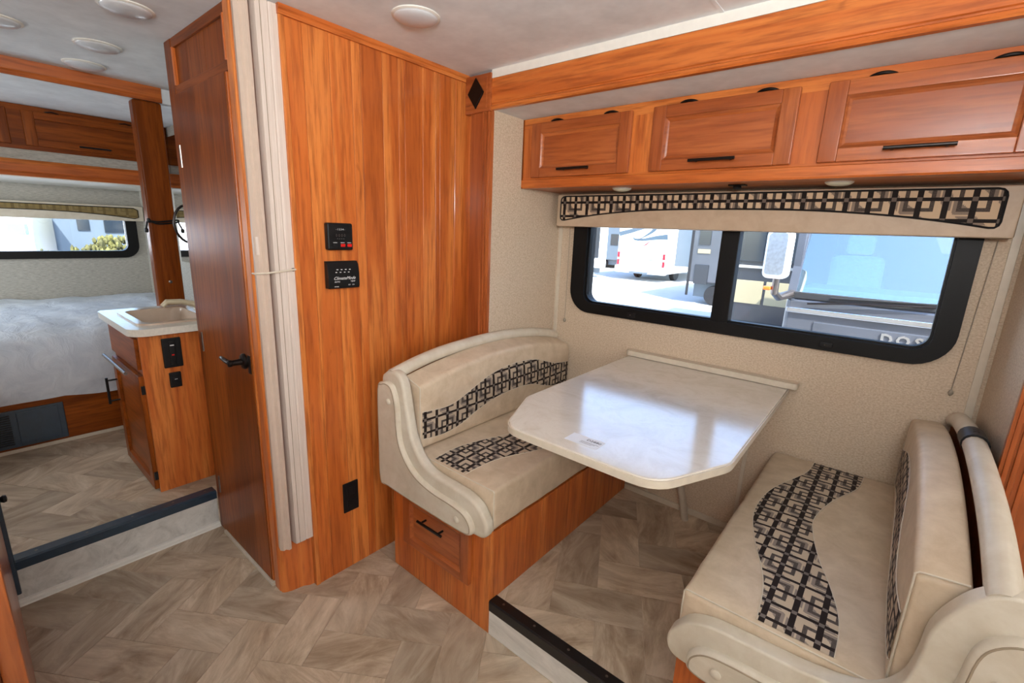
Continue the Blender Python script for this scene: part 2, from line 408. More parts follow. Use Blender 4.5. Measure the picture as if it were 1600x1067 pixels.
def clip(poly, inside, inter):
    out = []
    for i in range(len(poly)):
        a, b = poly[i], poly[(i+1) % len(poly)]; ia, ib = inside(a), inside(b)
        if ia: out.append(a)
        if ia != ib: out.append(inter(a, b))
    return out
def clip_rect(poly, x0, x1, y0, y1):
    for ax, lim, s in ((0, x0, 1), (0, x1, -1), (1, y0, 1), (1, y1, -1)):
        if not poly: return poly
        poly = clip(poly, lambda p: (p[ax]-lim)*s >= 0, lambda a, b: tuple(a[k]+(b[k]-a[k])*(lim-a[ax])/(b[ax]-a[ax]) for k in (0, 1)))
    return poly
def area(p): return abs(sum(p[i][0]*p[(i+1) % len(p)][1]-p[(i+1) % len(p)][0]*p[i][1] for i in range(len(p)))/2)
def lay_tiles(parent, rect, z, mat, ang, W=.15, n=2, name='tile', axis='z', gap=.0007, th=.002, shift=(0, 0)):
    """herringbone of W x nW tiles clipped to a rectangle; each tile one object"""
    L = W*n; ca, sa = math.cos(ang), math.sin(ang); x0, x1, y0, y1 = rect; R = 40; cx, cy = (x0+x1)/2+shift[0], (y0+y1)/2+shift[1]
    count = 0
    for i in range(-R, R):
        for j in range(-R//2, R//2):
            for k in (0, 1):
                if k == 0: a, b, w_, h_ = i*W+j*L*1.0, i*W-j*L*1.0, L, W      # horizontal
                else: a, b, w_, h_ = i*W+j*L+L, i*W-j*L-L+W+ (n-1)*W - 0*W, W, L
                if k == 1: a, b = i*W+j*L+L, i*W-j*L+W-L
                rec = [(a+gap, b+gap), (a+w_-gap, b+gap), (a+w_-gap, b+h_-gap), (a+gap, b+h_-gap)]
                pol = [(cx+p[0]*ca-p[1]*sa, cy+p[0]*sa+p[1]*ca) for p in rec]
                c0 = (sum(p[0] for p in pol)/4, sum(p[1] for p in pol)/4)
                pol = clip_rect(pol, x0, x1, y0, y1)
                if len(pol) < 3 or area(pol) < 2e-4: continue
                rot = ang+(PI/2 if k else 0)+random.uniform(-.5, .5)
                cr, sr = math.cos(-rot), math.sin(-rot)
                loc = [((p[0]-c0[0])*cr-(p[1]-c0[1])*sr, (p[0]-c0[0])*sr+(p[1]-c0[1])*cr) for p in pol]
                bm = prism(loc, 'z', 0, th)
                me = bpy.data.meshes.new(name); bm.to_mesh(me); bm.free(); me.materials.append(mat)
                o = bpy.data.objects.new(name, me); COL.objects.link(o)
                wl = Vector((c0[0], c0[1], z)); o.parent = parent
                o.location = wl-ORG[parent.name]; o.rotation_euler = (0, 0, rot); count += 1
    return count

# ================================================================== SETTING
H = 2.134; YO = 1.63; YW = 2.17; XL, XR = -1.49, .28; ZS = .142; ZC = 1.98; XP = -1.645
fl = struct('floor', B(-2.38, 2.6, -1.25, 1.64, -.12, 0), TILE, smooth=False)
lay_tiles(fl, (-2.378, .45, -.55, 1.085), 0, TILE, math.radians(33))
lay_tiles(fl, (XP, -1.525, 1.087, 1.30), 0, TILE, math.radians(33))
sf = struct('floor', B(-.952, -.285, 1.089, YW, -.1, ZS), TILE, smooth=False)
lay_tiles(sf, (-.951, -.286, 1.12, YW-.012), ZS, TILE, math.radians(27), W=.165)
rs = struct('trim_1', B(-.951, -.286, 1.0855, 1.09, .003, ZS-.03), RISER, smooth=False)
ns = struct('trim_2', prism([(1.084, ZS-.036), (1.088, ZS-.036), (1.09, ZS+.001), (1.126, ZS+.001), (1.126, ZS+.005), (1.086, ZS+.008), (1.082, ZS+.002)], 'x', -.951, -.286), BLKNOSE, smooth=False)
for x in (-.90, -.76, -.62, -.48, -.34): build('screw', lathe([(.0045, 0), (.0045, .0012), (.002, .002)], (x, 1.107, ZS+.0062), n=12), PEWTER, ns)
# bedroom floor and its step
bf = struct('floor', B(-4.95, -2.381, -1.25, 1.12, -.12, .18), TILE, smooth=False)
lay_tiles(bf, (-3.60, -2.44, -.4, .95), .18, TILE, math.radians(31))
struct('trim_3', B(-2.381, -2.377, -.5, .668, .02, .152), RISER, smooth=False)
nb = struct('trim_4', prism([(-2.373, .148), (-2.378, .148), (-2.379, .181), (-2.432, .1815), (-2.432, .186), (-2.378, .189), (-2.371, .183)], 'y', -.5, .668), BLUEBLK, smooth=False)
for y in (.05, .2, .35, .5, .63): build('screw', lathe([(.0045, 0), (.0045, .0012), (.002, .002)], (-2.405, y, .187), n=12), PEWTER, nb)
struct('trim_5', prism([(-2.376, .001), (-2.355, .001), (-2.357, .008), (-2.366, .012), (-2.368, .02), (-2.376, .024)], 'y', -.5, .668), WHITE, smooth=False)

cl = struct('ceiling', B(-3.2, 2.6, -1.25, 1.64, H, H+.15), CEILM, smooth=False)
struct('ceiling', B(XL-.1, XR+.1, YO, YW+.08, ZC, H+.1), CEILM, smooth=False)
struct('ceiling', B(-4.95, -3.2, -1.25, 1.13, 2.063, H+.15), CEILM, smooth=False)
struct('trim_6', B(-.56, -.548, -1.2, 1.628, H-.0015, H+.001), CEILM, smooth=False)      # ceiling seam batten
struct('trim_7', B(XL, 2.6, YO-.021, YO-.001, 2.101, H), WHITE)                                  # white cove strip above the beam

# unseen ends of the coach
struct('wall_back', B(-4.95, 2.6, -1.33, -1.25, -.12, H+.15), WALLP, smooth=False)
struct('wall_front', B(2.6, 2.68, -1.33, 1.75, -.12, H+.15), WALLP, smooth=False)
struct('wall_right', B(XR+.04, 2.6, YO+.001, 1.72, -.12, H), WALLP, smooth=False)

# slide-out shell
struct('wall_slide_left', B(XL-.05, XL, YO, YW+.08, -.05, ZC), WALLP, smooth=False)
struct('wall_slide_right', B(XR, XR+.05, YO, YW+.08, -.05, ZC), WALLP, smooth=False)
# window wall with an opening
WX0, WX1, WZ0, WZ1 = -1.31, .142, 1.10, 1.62
struct('wall_window', boxes([(XL, XR, YW, YW+.06, -.1, WZ0), (XL, XR, YW, YW+.06, WZ1, ZC), (XL, WX0, YW, YW+.06, WZ0, WZ1), (WX1, XR, YW, YW+.06, WZ0, WZ1)]), WALLP, smooth=False)
for i, (x0, x1) in enumerate(((XL+.012, XL+.034), (XR-.034, XR-.012))):
    struct('trim_%d' % (8+i), B(x0, x1, YW-.006, YW, ZS, 1.67, bev=.002), CREAMPL)
# low panel seams under the window
struct('baseboard_window', B(-.95, -.286, YW-.012, YW, ZS, ZS+.03, bev=.003), CREAMPL)
for i, x in enumerate((-.83, -.40)):
    struct('trim_%d' % (10+i), B(x-.008, x+.008, YW-.006, YW, ZS+.03, .86, bev=.002), CREAMPL)

# panelled partition with its planks
wl = struct('wall_left', boxes([(XP-.09, XP-.006, .792, 1.72, 0, H), (XP-.006, XL-.04, YO+.001, 1.72, 0, H)]), WZ, smooth=False)
ys = [.80, .857, .95, 1.035, 1.072, 1.165, 1.238, 1.268, 1.36, 1.43, 1.455, 1.545, 1.638]
for a, b in zip(ys[:-1], ys[1:]):
    build('plank', B(XP-.006, XP, a+.0006, b-.0006, .001, 2.105, bev=.0012, seg=1), WZ, wl, smooth=False)
struct('trim_12', prism([(XP-.006, 2.105), (XP+.008, 2.105), (XP+.008, 2.118), (XP+.012, 2.122), (XP+.012, H), (XP-.006, H)], 'y', .78, 1.62), WY, smooth=False)
struct('trim_13', B(XP-.055, XP+.004, .782, .80, 0, H, bev=.003), WZ)
# jamb behind the folding door
jb = struct('trim_14', prism([(-1.722, .672), (-1.712, .669), (-1.702, .676), (-1.690, .70), (-1.682, .745), (-1.668, .765), (-1.664, .784), (-1.74, .784), (-1.74, .672)], 'z', 0, H-.001), WZ)

# slide-out surround: corner blocks, posts, beam
def surround(sx, x0, x1, tno, side):
    inner = x1 if sx < 0 else x0
    pr = [(x0, YO-.001), (x0, YO-.018), (x0+.02*(1 if sx < 0 else 1), YO-.022)]
    bm = bmesh.new()
    lo, hi = (x0+.012, x1) if sx < 0 else (x0, x1-.012)
    box(bm, lo, hi, YO-.018, YO, 0.001, 1.975, bev=.002)
    for f in (.62, .78, .9):
        xx = lo+(hi-lo)*f if sx < 0 else hi-(hi-lo)*f
        box(bm, xx-.005, xx+.005, YO-.024, YO-.016, 0.001, 1.975, bev=.002)
    struct('trim_%d' % tno, bm, VZ)
surround(-1, -1.625, -1.488, 15, 'left'); surround(1, .27, .405, 16, 'right')
beam = struct('trim_17', prism([(YO, 1.978), (YO-.020, 1.978), (YO-.024, 1.984), (YO-.022, 1.992), (YO-.016, 1.996), (YO-.016, 2.001), (YO-.020, 2.004), (YO-.020, 2.10), (YO, 2.10)], 'x', -1.488, .27), WX, smooth=False)
for x0, side, nm in ((-1.64, 'left', 0), (.268, 'right', 1)):
    blk = thing('corner_block', 'square cherry corner block with dark diamond at %s end of ceiling beam' % side, 'molding', (x0+.076, YO, 1.972))
    x1 = x0+.152
    build('block_face', B(x0, x1, YO-.030, YO-.001, 1.972, 2.124, bev=.004), VX, blk)
    for xx in (x0+.128,):
        build('bead', B(xx, xx+.006, YO-.034, YO-.029, 1.985, 2.112, bev=.002), VX, blk)
    c = Vector((x0+.068, 0, 2.05)); dm = [(c.x-.048, c.z), (c.x, c.z-.062), (c.x+.048, c.z), (c.x, c.z+.062)]
    build('diamond', prism(dm, 'y', YO-.038, YO-.029, .002, 1), BRONZE, blk, smooth=False)

# bathroom front wall (faces the aisle) and end
Yb = .669
bw = struct('wall_bathroom', boxes([(-2.365, -2.33, Yb+.012, Yb+.06, 0, H), (-1.79, -1.74, Yb+.012, Yb+.06, 0, H), (-2.33, -1.79, Yb+.03, Yb+.06, 0, H)]), KZ, smooth=False)
build('stile', B(-2.365, -2.29, Yb, Yb+.03, .001, H-.001, bev=.004), KZ, bw)
build('stile', B(-1.765, -1.713, Yb-.004, Yb+.03, .001, H-.001, bev=.009, seg=4), WZ, bw, label='rounded bright cherry corner stile')
build('rail', B(-2.29, -1.765, Yb+.002, Yb+.03, 2.098, H-.001, bev=.003), KX, bw)
build('rail', B(-2.29, -1.765, Yb+.002, Yb+.03, 1.938, 1.968, bev=.003), KX, bw)
up_ = [(-2.285, -2.155), (-2.155, -1.975), (-1.975, -1.77)]
for a, b in up_: build('panel', B(a+.0008, b-.0008, Yb+.010, Yb+.03, 1.968, 2.098), KZ, bw, smooth=False)
for xx in (-2.283, -1.781): build('bead', B(xx, xx+.012, Yb-.003, Yb+.012, 1.966, 2.10, bev=.003), WZ, bw)
struct('wall_bathroom_end', B(-2.38, -2.365, Yb+.01, 1.05, .0, H), WALLG, smooth=False)
dr = struct('door_1', B(-2.288, -1.785, Yb-.006, Yb+.022, .022, 1.934, bev=.003), KZ)
build('edge_bead', B(-1.784, -1.774, Yb-.004, Yb+.02, .022, 1.934, bev=.003), WZ, dr)
for z in (1.71, .95, .26): build('hinge', tube([(-2.291, Yb-.006, z-.042), (-2.291, Yb-.006, z+.042)], .0055, 10), PEWTER, dr)
hd = build('handle', lathe([(.030, 0), (.030, .006), (.026, .011), (.012, .013), (.0105, .045), (.013, .047), (.013, .058), (.005, .06)], (-1.845, Yb-.006, .955), 'y', 24, sgn=-1), BRONZE, dr)
build('lever', tube(catmull([(-1.845, Yb-.056, .955), (-1.88, Yb-.058, .957), (-1.92, Yb-.056, .958), (-1.955, Yb-.05, .953)], 5, False), [.009]*6+[.0085]*5+[.008]*5, 12), BRONZE, hd)
build('strike_plate', B(-1.815, -1.79, Yb-.0085, Yb-.005, .915, .985, bev=.001), BRONZE, dr)
struct('threshold' and 'trim_18', B(-2.29, -1.77, Yb-.012, Yb+.02, .001, .016, bev=.003), CREAMPL)

# folding (accordion) door parked on the corner
ad = thing('folding_door', 'beige vinyl accordion door folded flat against the cherry partition corner', 'folding door', (-1.665, .73, .22))
prof = [(-1.70, .668), (-1.672, .662), (-1.660, .670), (-1.662, .680), (-1.650, .687), (-1.652, .697), (-1.668, .702), (-1.668, .712), (-1.650, .716), (-1.648, .752), (-1.652, .756), (-1.648, .761), (-1.648, .786), (-1.66, .79), (-1.70, .79)]
zb = .222
POST = plain('pinkish_beige_plastic', srgb(200, 180, 164), .4, amt=.03)
def pleat(i0, i1, nm, dz, mt=None):
    pl = prof[i0:i1+1]; bk = [(-1.70, pl[-1][1]), (-1.70, pl[0][1])]
    pp = pl+[b for b in bk if b not in pl]
    build(nm, prism(pp, 'z', zb+dz, H-.002), mt or PLEAT, ad)
pleat(0, 6, 'lead_post', 0, POST); pleat(7, 12, 'pleat', .012); pleat(12, 14, 'pleat', .022)
build('seam', B(-1.6485, -1.6468, .729, .7303, zb+.013, H-.004), SEAM, ad)
tie = build('tie_cord', tube([(-1.70, .662, 1.296), (-1.672, .657, 1.297), (-1.646, .683, 1.30), (-1.645, .72, 1.303), (-1.644, .76, 1.307), (-1.644, .785, 1.31)], .0035, 8), CREAMPL, ad)
build('snap_button', lathe([(.006, 0), (.006, .003), (.003, .005)], (-1.648, .776, 1.309), 'x', 14), PEWTER, ad)
build('latch_plate', B(-1.663, -1.659, .664, .674, 1.36, 1.42, bev=.001), PLEAT, ad)

# ================================================================== WINDOWS
def window_main():
    w_ = struct('window_1', ring(rrect(-1.37, .182, 1.062, 1.66, .12, 8), rrect(-1.288, .12, 1.116, 1.61, .055, 8), 'y', YW-.022, YW+.07), BLACKALU, sharp=30)
    build('frame_lip', ring(rrect(-1.292, .124, 1.112, 1.614, .057, 8), rrect(-1.280, .112, 1.124, 1.602, .05, 8), 'y', YW-.004, YW+.03), BLACKALU, w_)
    build('mullion', B(-.627, -.553, YW-.016, YW+.045, 1.112, 1.614, bev=.004), BLACKALU, w_)
    build('pane', B(-1.285, -.6, YW+.018, YW+.022, 1.118, 1.61), GLASS, w_, smooth=False)
    build('pane', B(-.58, .118, YW+.030, YW+.034, 1.118, 1.61), GLASS, w_, smooth=False)
    for x in (-1.0, -.18): 
        l_ = build('latch', B(x-.022, x+.022, YW-.030, YW-.02, 1.076, 1.096, bev=.003), BLACK, w_)
        build('screw', lathe([(.003, 0), (.002, .0015)], (x-.004, YW-.030, 1.086), 'y', 10, sgn=-1), PEWTER, l_)
window_main()
va = thing('window_valance', 'tan padded valance with black lattice fabric band above the dinette window', 'valance', (-.6, 2.12, 1.505))
build('box', B(-1.433, .238, 2.07, YW-.001, 1.505, 1.662, bev=.006), TANV, va)
top = [(-1.36, 1.652), (-.95, 1.653), (-.38, 1.653), (.0, 1.651), (.165, 1.650)]
def vband():
    bm = bmesh.new(); uv = bm.loops.layers.uv.new('UVMap'); N = 90; x0, x1 = -1.408, .2
    rim_t, rim_b = [], []; G = []
    for i in range(N+1):
        x = x0+(x1-x0)*(i/N+.0 if 8 <= i <= N-8 else (8/N*(1-math.cos(PI/2*i/8)) if i < 8 else 1-8/N*(1-math.cos(PI/2*(N-i)/8)))); t = (x-x0)/(x1-x0)
        zt = 1.652; k = max(0, 1-4*(abs(t-.5)-.0)**2*1.0); zbm = 1.533+.062*math.sin(PI*min(1, max(0, t)))**.8 if 0 < t < 1 else 1.533
        zbm = 1.531+.060*(1-abs(2*t-1)**2.6)
        e = min(x-x0, x1-x); r = .022
        if e < r: d = r-math.sqrt(max(0, r*r-(r-e)**2)); zt -= d; zbm += d
        row = []
        for j in range(7):
            z = zbm+(zt-zbm)*j/6; row.append(bm.verts.new((x, 2.0685, z)))
        G.append(row); rim_t.append((x, 2.0675, zt)); rim_b.append((x, 2.0675, zbm))
    for i in range(N):
        for j in range(6):
            f = bm.faces.new((G[i][j], G[i+1][j], G[i+1][j+1], G[i][j+1]))
            for lp in f.loops: lp[uv].uv = (lp.vert.co.x, lp.vert.co.z-1.6216)
    return bm, rim_t+rim_b[::-1]
bm, rim = vband()
pb = build('lattice_band', bm, PATV, va)
build('piping', tube(rim+[rim[0]], .0032, 8, cap=False), BLACK, pb)
def cord(name, x, z0, lab, ox=0):
    c = thing(name, lab, 'cord', (x, YW-.01, z0))
    build('string', tube([(x, YW-.012, 1.50), (x+ox*.5, YW-.010, (z0+1.5)/2), (x+ox, YW-.009, z0+.01)], .0014, 6), CORDM, c)
    build('knob', lathe([(.002, .01), (.006, .004), (.0075, -.002), (.005, -.009), (.002, -.012)], (x+ox, YW-.010, z0), 'z', 12), CORDM, c)
cord('pull_cord', -1.402, 1.0, 'grey shade pull cord hanging left of dinette window')
cord('pull_cord', .215, .985, 'grey shade pull cord hanging right of dinette window', -.015)

# ================================================================== OVERHEAD CABINET
YC = 1.839
def bar_handle(parent, x0, x1, z, y, mat=BRONZE, vertical=False):
    h = build('handle', tube([(x0, y-.028, z), (x1, y-.028, z)], .0055, 10), mat, parent)
    for x in (x0+.02, x1-.02): tube_b = build('handle_post', tube([(x, y-.028, z), (x, y, z)], .0045, 8), mat, h)
    return h
def panel_door(name, x0, x1, z0, z1, y, parent, m_h, m_v, m_p, st=.052, th=.02, lab=None):
    """raised frame door facing -Y; returns the door part (back panel) with rail/stile sub-parts"""
    d = build(name, B(x0+st*.5, x1-st*.5, y-th*.45, y-.001, z0+st*.5, z1-st*.5), m_p, parent, smooth=False, label=lab)
    for a in ((x0, x0+st, z0, z1), (x1-st, x1, z0, z1)): build('stile', B(a[0], a[1], y-th, y-.001, a[2], a[3], bev=.004), m_v, d)
    for a in ((x0+st, x1-st, z0, z0+st*.78), (x0+st, x1-st, z1-st*.85, z1)): build('rail', B(a[0]-.001, a[1]+.001, y-th+.0004, y-.001, a[2], a[3], bev=.003), m_h, d)
    i0, i1, k0, k1 = x0+st, x1-st, z0+st*.78, z1-st*.85
    bm = bmesh.new(); b_ = .014
    def q(xa, xb, za, zb_, y_): return [(xa, y_, za), (xb, y_, za), (xb, y_, zb_), (xa, y_, zb_)]
    A = [bm.verts.new(p) for p in q(i0, i1, k0, k1, y-th+.002)]; C = [bm.verts.new(p) for p in q(i0+b_*.5, i1-b_*.5, k0+b_*.5, k1-b_*.5, y-th*.62)]
    D = [bm.verts.new(p) for p in q(i0+b_, i1-b_, k0+b_, k1-b_, y-th*.48)]
    for U, V_ in ((A, C), (C, D)):
        for i in range(4): bm.faces.new((U[i], U[(i+1) % 4], V_[(i+1) % 4], V_[i]))
    build('molding', bm, m_h, d, smooth=False)
    return d
oc = thing('overhead_cabinet', 'long cherry overhead cabinet with three doors above the dinette window', 'cabinet', (-.6, 2.0, 1.672))
build('body', boxes([(XL+.001, XR-.001, YC+.02, 2.165, 1.684, ZC-.001)]), VX, oc, smooth=False)
build('bottom_panel', B(XL+.001, XR-.001, YC+.03, 2.165, 1.676, 1.684), WX, oc, smooth=False)
build('bottom_rail', prism([(YC, 1.672), (YC+.03, 1.672), (YC+.03, 1.72), (YC, 1.72), (YC, 1.712), (YC-.004, 1.709), (YC-.004, 1.678)], 'x', XL+.001, XR-.001, 0), WX, oc, smooth=False)
build('top_rail', B(XL+.001, XR-.001, YC, YC+.02, 1.935, ZC-.001), WX, oc, smooth=False)
for a, b in ((XL+.001, -1.41), (-.945, -.825), (-.365, -.26), (.20, XR-.001)): build('stile', B(a, b, YC+.0005, YC+.02, 1.718, 1.94), WZ, oc, smooth=False)
build('end_bead', B(XL+.0005, XL+.006, YC-.003, YC+.003, 1.672, ZC-.002), KZ, oc)
DX = ((-1.425, -.928), (-.84, -.349), (-.274, .217))
for (a, b) in DX:
    d = panel_door('door', a, b, 1.718, 1.952, YC, oc, VX, VZ, VX)
    bar_handle(d, (a+b)/2-.08, (a+b)/2+.08, 1.746, YC-.02)
    for hx in (a+.13, b-.10):
        build('hinge', tube(catmull([(hx-.035, YC-.004, 1.953), (hx-.02, YC-.010, 1.957), (hx, YC-.012, 1.959), (hx+.02, YC-.010, 1.957), (hx+.035, YC-.004, 1.953)], 4, False), [.0015, .003, .004, .0045, .0045, .005, .005, .005, .005, .005, .005, .0045, .004, .0035, .003, .002, .0015], 8), BRONZE, oc)
def dome(name, x, y, z, r, h, lab, grp=None, cat='light', lens=WHITEL):
    t = thing(name, lab, cat, (x, y, z-h), grp)
    build('rim', lathe([(r, 0), (r, .003), (r*.93, .006), (r*.9, .006)], (x, y, z), 'z', 32, sgn=-1), WHITE, t)
    pr = [(r*.9*math.cos(a), .005+h*math.sin(a)) for a in [PI/2*k/8 for k in range(8)]]+[(.001, .005+h)]
    build('lens', lathe(pr, (x, y, z), 'z', 32, sgn=-1), lens, t); return t
dome('cabinet_light', -1.03, 1.985, 1.676, .042, .010, 'small round puck light under left end of overhead cabinet', 'puck lights under the overhead cabinet', lens=BULB)
dome('cabinet_light', -.22, 1.985, 1.676, .042, .010, 'small round puck light under the right half of overhead cabinet', 'puck lights under the overhead cabinet', lens=BULB)
t = thing('blind_latch', 'small black latch under the middle of overhead cabinet', 'latch', (-.544, 1.98, 1.66))
build('plate', B(-.575, -.513, 1.97, 2.0, 1.671, 1.676, bev=.001), BLACK, t)
build('catch', lathe([(.014, 0), (.016, .006), (.012, .012), (.004, .014)], (-.544, 1.982, 1.671), 'z', 14, sgn=-1), BLACK, t)
for (x, y, lab) in ((-1.352, 1.092, 'white round ceiling light nearest the slide-out beam'), (-2.105, .503, 'white round ceiling light in front of bathroom door, nearest of three in a row'), (-2.647, .522, 'white round ceiling light, middle of the row leading to bed'), (-3.02, .537, 'white round ceiling light beside the bedroom ceiling beam'), (-2.63, .235, 'white round ceiling light cut by left picture edge')):
    dome('ceiling_light', x, y, H, .078, .016, lab, 'round ceiling lights')

# ================================================================== DINETTE
MS = -1.235
def bench(side):
    R = side == 'right'; mx = (lambda x: MS-x) if R else (lambda x: x)
    S = lambda a, b: (min(mx(a), mx(b)), max(mx(a), mx(b)))
    word = 'right' if R else 'left'
    near = 'beside the window wall at right, seat nearest camera' if R else 'standing against the cherry partition'
    bb = thing('dinette_bench', 'cherry dinette bench base with cream end bolster, '+('nearest the camera at right' if R else 'standing by the cherry partition'), 'bench', (mx(-1.22), 1.6, 0))
    x0, x1 = S(-1.485, -.972)
    build('box', B(x0, x1, 1.105, 2.165, .0, .40), WX, bb, smooth=False)
    x0, x1 = S(-.972, -.952); xs = [1.105, 1.29, 1.39, 1.60, 1.70, 1.93, 2.165]
    for a, b in zip(xs[:-1], xs[1:]): build('plank', B(x0, x1, a+.0006, b-.0006, 0, .425, bev=.001, seg=1), WZ, bb, smooth=False)
    x0, x1 = S(-1.523, -.952)
    f = build('end_panel', B(x0, x1, 1.087, 1.105, .001, .43, bev=.002), WZ, bb)
    a, b = S(-1.435, -1.045)
    if R: a, b = mx(-1.045)-0, mx(-1.435); a, b = min(a, b), max(a, b)
    d = panel_door('drawer', a, b, .165, .405, 1.087, bb, VX, VZ, VX, st=.045, th=.02)
    cxm = (a+b)/2; bar_handle(d, cxm-.065, cxm+.075, .375 if False else .335, 1.067)
    # end bolster
    outer = [(-1.523, .86), (-1.505, .905), (-1.46, .925), (-1.418, .918), (-1.388, .883), (-1.368, .8), (-1.35, .716), (-1.325, .656), (-1.275, .600), (-1.206, .576), (-1.112, .570), (-1.035, .564), (-.982, .545), (-.95, .510), (-.935, .481), (-.938, .446), (-.96, .426), (-1.01, .422), (-1.075, .420), (-1.295, .422), (-1.468, .428), (-1.52, .445), (-1.525, .62)]
    inner = [(-1.528, .84), (-1.50, .872), (-1.462, .880), (-1.427, .862), (-1.404, .796), (-1.398, .707), (-1.383, .638), (-1.340, .580), (-1.282, .542), (-1.195, .522), (-1.101, .517), (-1.038, .508), (-1.004, .486), (-.990, .456), (-1.002, .426), (-1.075, .418), (-1.295, .420), (-1.468, .426), (-1.525, .440), (-1.530, .62)]
    if R:
        outer[:10] = [(-1.523, .86), (-1.508, .895), (-1.478, .916), (-1.44, .895), (-1.412, .855), (-1.388, .793), (-1.382, .72), (-1.368, .655), (-1.325, .602), (-1.235, .577)]
        inner[:9] = [(-1.528, .80), (-1.512, .842), (-1.490, .852), (-1.458, .829), (-1.441, .79), (-1.433, .703), (-1.418, .64), (-1.372, .580), (-1.282, .542)]
    o2 = [tuple(p) for p in catmull([(mx(p[0]), p[1]) for p in outer], 4)]; i2 = [tuple(p) for p in catmull([(mx(p[0]), p[1]) for p in inner], 4)]
    bo = build('bolster', prism(o2, 'y', 1.040, 1.084, .017, 5), CREAM2, bb, sharp=60)
    ip = build('bolster_panel', prism(i2, 'y', 1.020, 1.05, .012, 5, front_only=True), CREAM2, bb, sharp=60)
    def inset(p, k):
        out = []; n = len(p)
        for i in range(n):
            t = (Vector(p[(i+1) % n])-Vector(p[i-1])).normalized(); nrm = Vector((-t.y, t.x)); out.append(Vector(p[i])+nrm*k)
        return out
    ar = sum(i2[i][0]*i2[(i+1) % len(i2)][1]-i2[(i+1) % len(i2)][0]*i2[i][1] for i in range(len(i2)))
    sp = inset(i2, .009 if ar > 0 else -.009)
    build('piping', tube([(p[0], 1.021, p[1]) for p in sp]+[(sp[0][0], 1.021, sp[0][1])], .0022, 6, cap=False), SEAM, ip)
    for (bx, bz) in (((-1.482, .755) if R else (-1.450, .805)), (-1.062, .465)):
        build('button', lathe([(.004, -.004), (.012, -.001), (.0125, .003), (.009, .006), (.002, .0075)], (mx(bx), 1.020, bz), 'y', 18, sgn=-1), CREAM2, bb)
    # back board and padded rail
    pts = [(1.05, .905), (1.16, .932), (1.30, .955), (1.47, .968), (1.64, .972), (1.80, .965), (1.95, .950), (2.08, .930), (2.160, .905)]
    if R: pts = [(y, z-.012) for y, z in pts]
    cv = [tuple(p) for p in catmull(pts, 4, False)]
    x0, x1 = S(-1.486, -1.458)
    build('back_board', prism([(y, z-.01) for y, z in cv if y > 1.06]+[(2.16, .42), (1.06+.035, .42)], 'x', x0, x1), KX, bb, smooth=False)
    xr = mx(-1.466)
    build('back_rail', tube([(xr, y, z-.004) for y, z in cv], .026, 14), CREAM2, bb, sharp=70)
    # cushions
    x0, x1 = S(-1.448, -.945)
    def seatfn(P, c, hx, hy, hz):
        u, v = (P.x-c.x)/hx, (P.y-c.y)/hy
        if P.z > c.z: P.z += .016*max(0, 1-u*u)**.6*max(0, 1-v**4)**.8
        n = mnoise.noise(Vector((P.x*3, P.y*16, P.z*2+(5 if R else 0)))); fr = max(0, (P.x-c.x)/hx if not R else (c.x-P.x)/hx)
        P.z += .0022*n*fr if P.z > c.z else 0
        P.x += (.004*n*fr)
        return P
    cm = cushion(x0, x1, 1.085, 2.160, .436, .594, .015, seatfn); cm.normal_update()
    bv = BVHTree.FromBMesh(cm)
    sc = build('seat_cushion', cm, CREAM, None, base=(mx(-1.2), 1.62, .436), sharp=75)
    tag(sc, 'cream vinyl seat cushion with wavy lattice band '+('on right bench nearest camera' if R else 'on left bench by the partition'), 'cushion')
    eA = [(-.140, 2.155), (-.152, 1.996), (-.222, 1.785), (-.239, 1.641), (-.229, 1.527), (-.189, 1.386), (-.155, 1.297), (-.132, 1.212), (-.121, 1.100)]
    eB = [(.024, 2.155), (.012, 1.995), (-.047, 1.822), (-.078, 1.667), (-.07, 1.564), (-.038, 1.434), (-.004, 1.340), (.023, 1.250), (.033, 1.180), (.033, 1.100)]
    if not R: eA = [(MS-x-.02+(0 if i > 6 else 0), y) for i, (x, y) in enumerate(eA)]; eB = [(MS-x, y) for x, y in eB]; eA = [(x+.035, y) for x, y in eA]
    bmn, ed = band(bv, eA, eB, 'z')
    pi_ = build('lattice_inset', bmn, PATT, sc)
    for e_ in ed: build('seam', tube(e_, .0013, 6), CREAM2, pi_)
    build('piping', tube([(mx(-1.444), 1.0885, .594), (mx(-1.2), 1.0885, .594), (mx(-.952), 1.0885, .593), (mx(-.9475), 1.0885, .588), (mx(-.9475), 1.0885, .44)], .0022, 6), CREAM2, sc)
    # back cushion
    x0, x1 = S(-1.436 if R else -1.455, -1.352)
    def backfn(P, c, hx, hy, hz):
        t = (P.y-1.10)/1.05; arch = .062*(1-(2*t-1)**2)
        k = (P.z-(c.z-hz))/(2*hz); P.z += arch*k
        w_ = (P.y-c.y)/hy; uz = (P.z-c.z)/hz
        fr = (P.x-c.x)/hx if not R else (c.x-P.x)/hx
        if k > .6: P.z += (.004 if R else .014)*(1-fr)
        if fr > 0: P.x += (1 if not R else -1)*.012*max(0, 1-w_**4)*max(0, 1-min(1, abs(uz))**3)
        return P
    cm = cushion(x0, x1, 1.096, 2.158, .604, .868, .016, backfn); cm.normal_update(); bv = BVHTree.FromBMesh(cm)
    bc = build('back_cushion', cm, CREAM, None, base=(mx(-1.4), 1.62, .604), sharp=75)
    tag(bc, 'arched cream back cushion with lattice band '+('on right bench nearest camera' if R else 'on left bench by the partition'), 'cushion')
    tA = [(1.107, .765), (1.219, .758), (1.292, .77), (1.395, .808), (1.506, .840), (1.657, .857), (1.829, .845), (2.00, .795), (2.155, .775)]
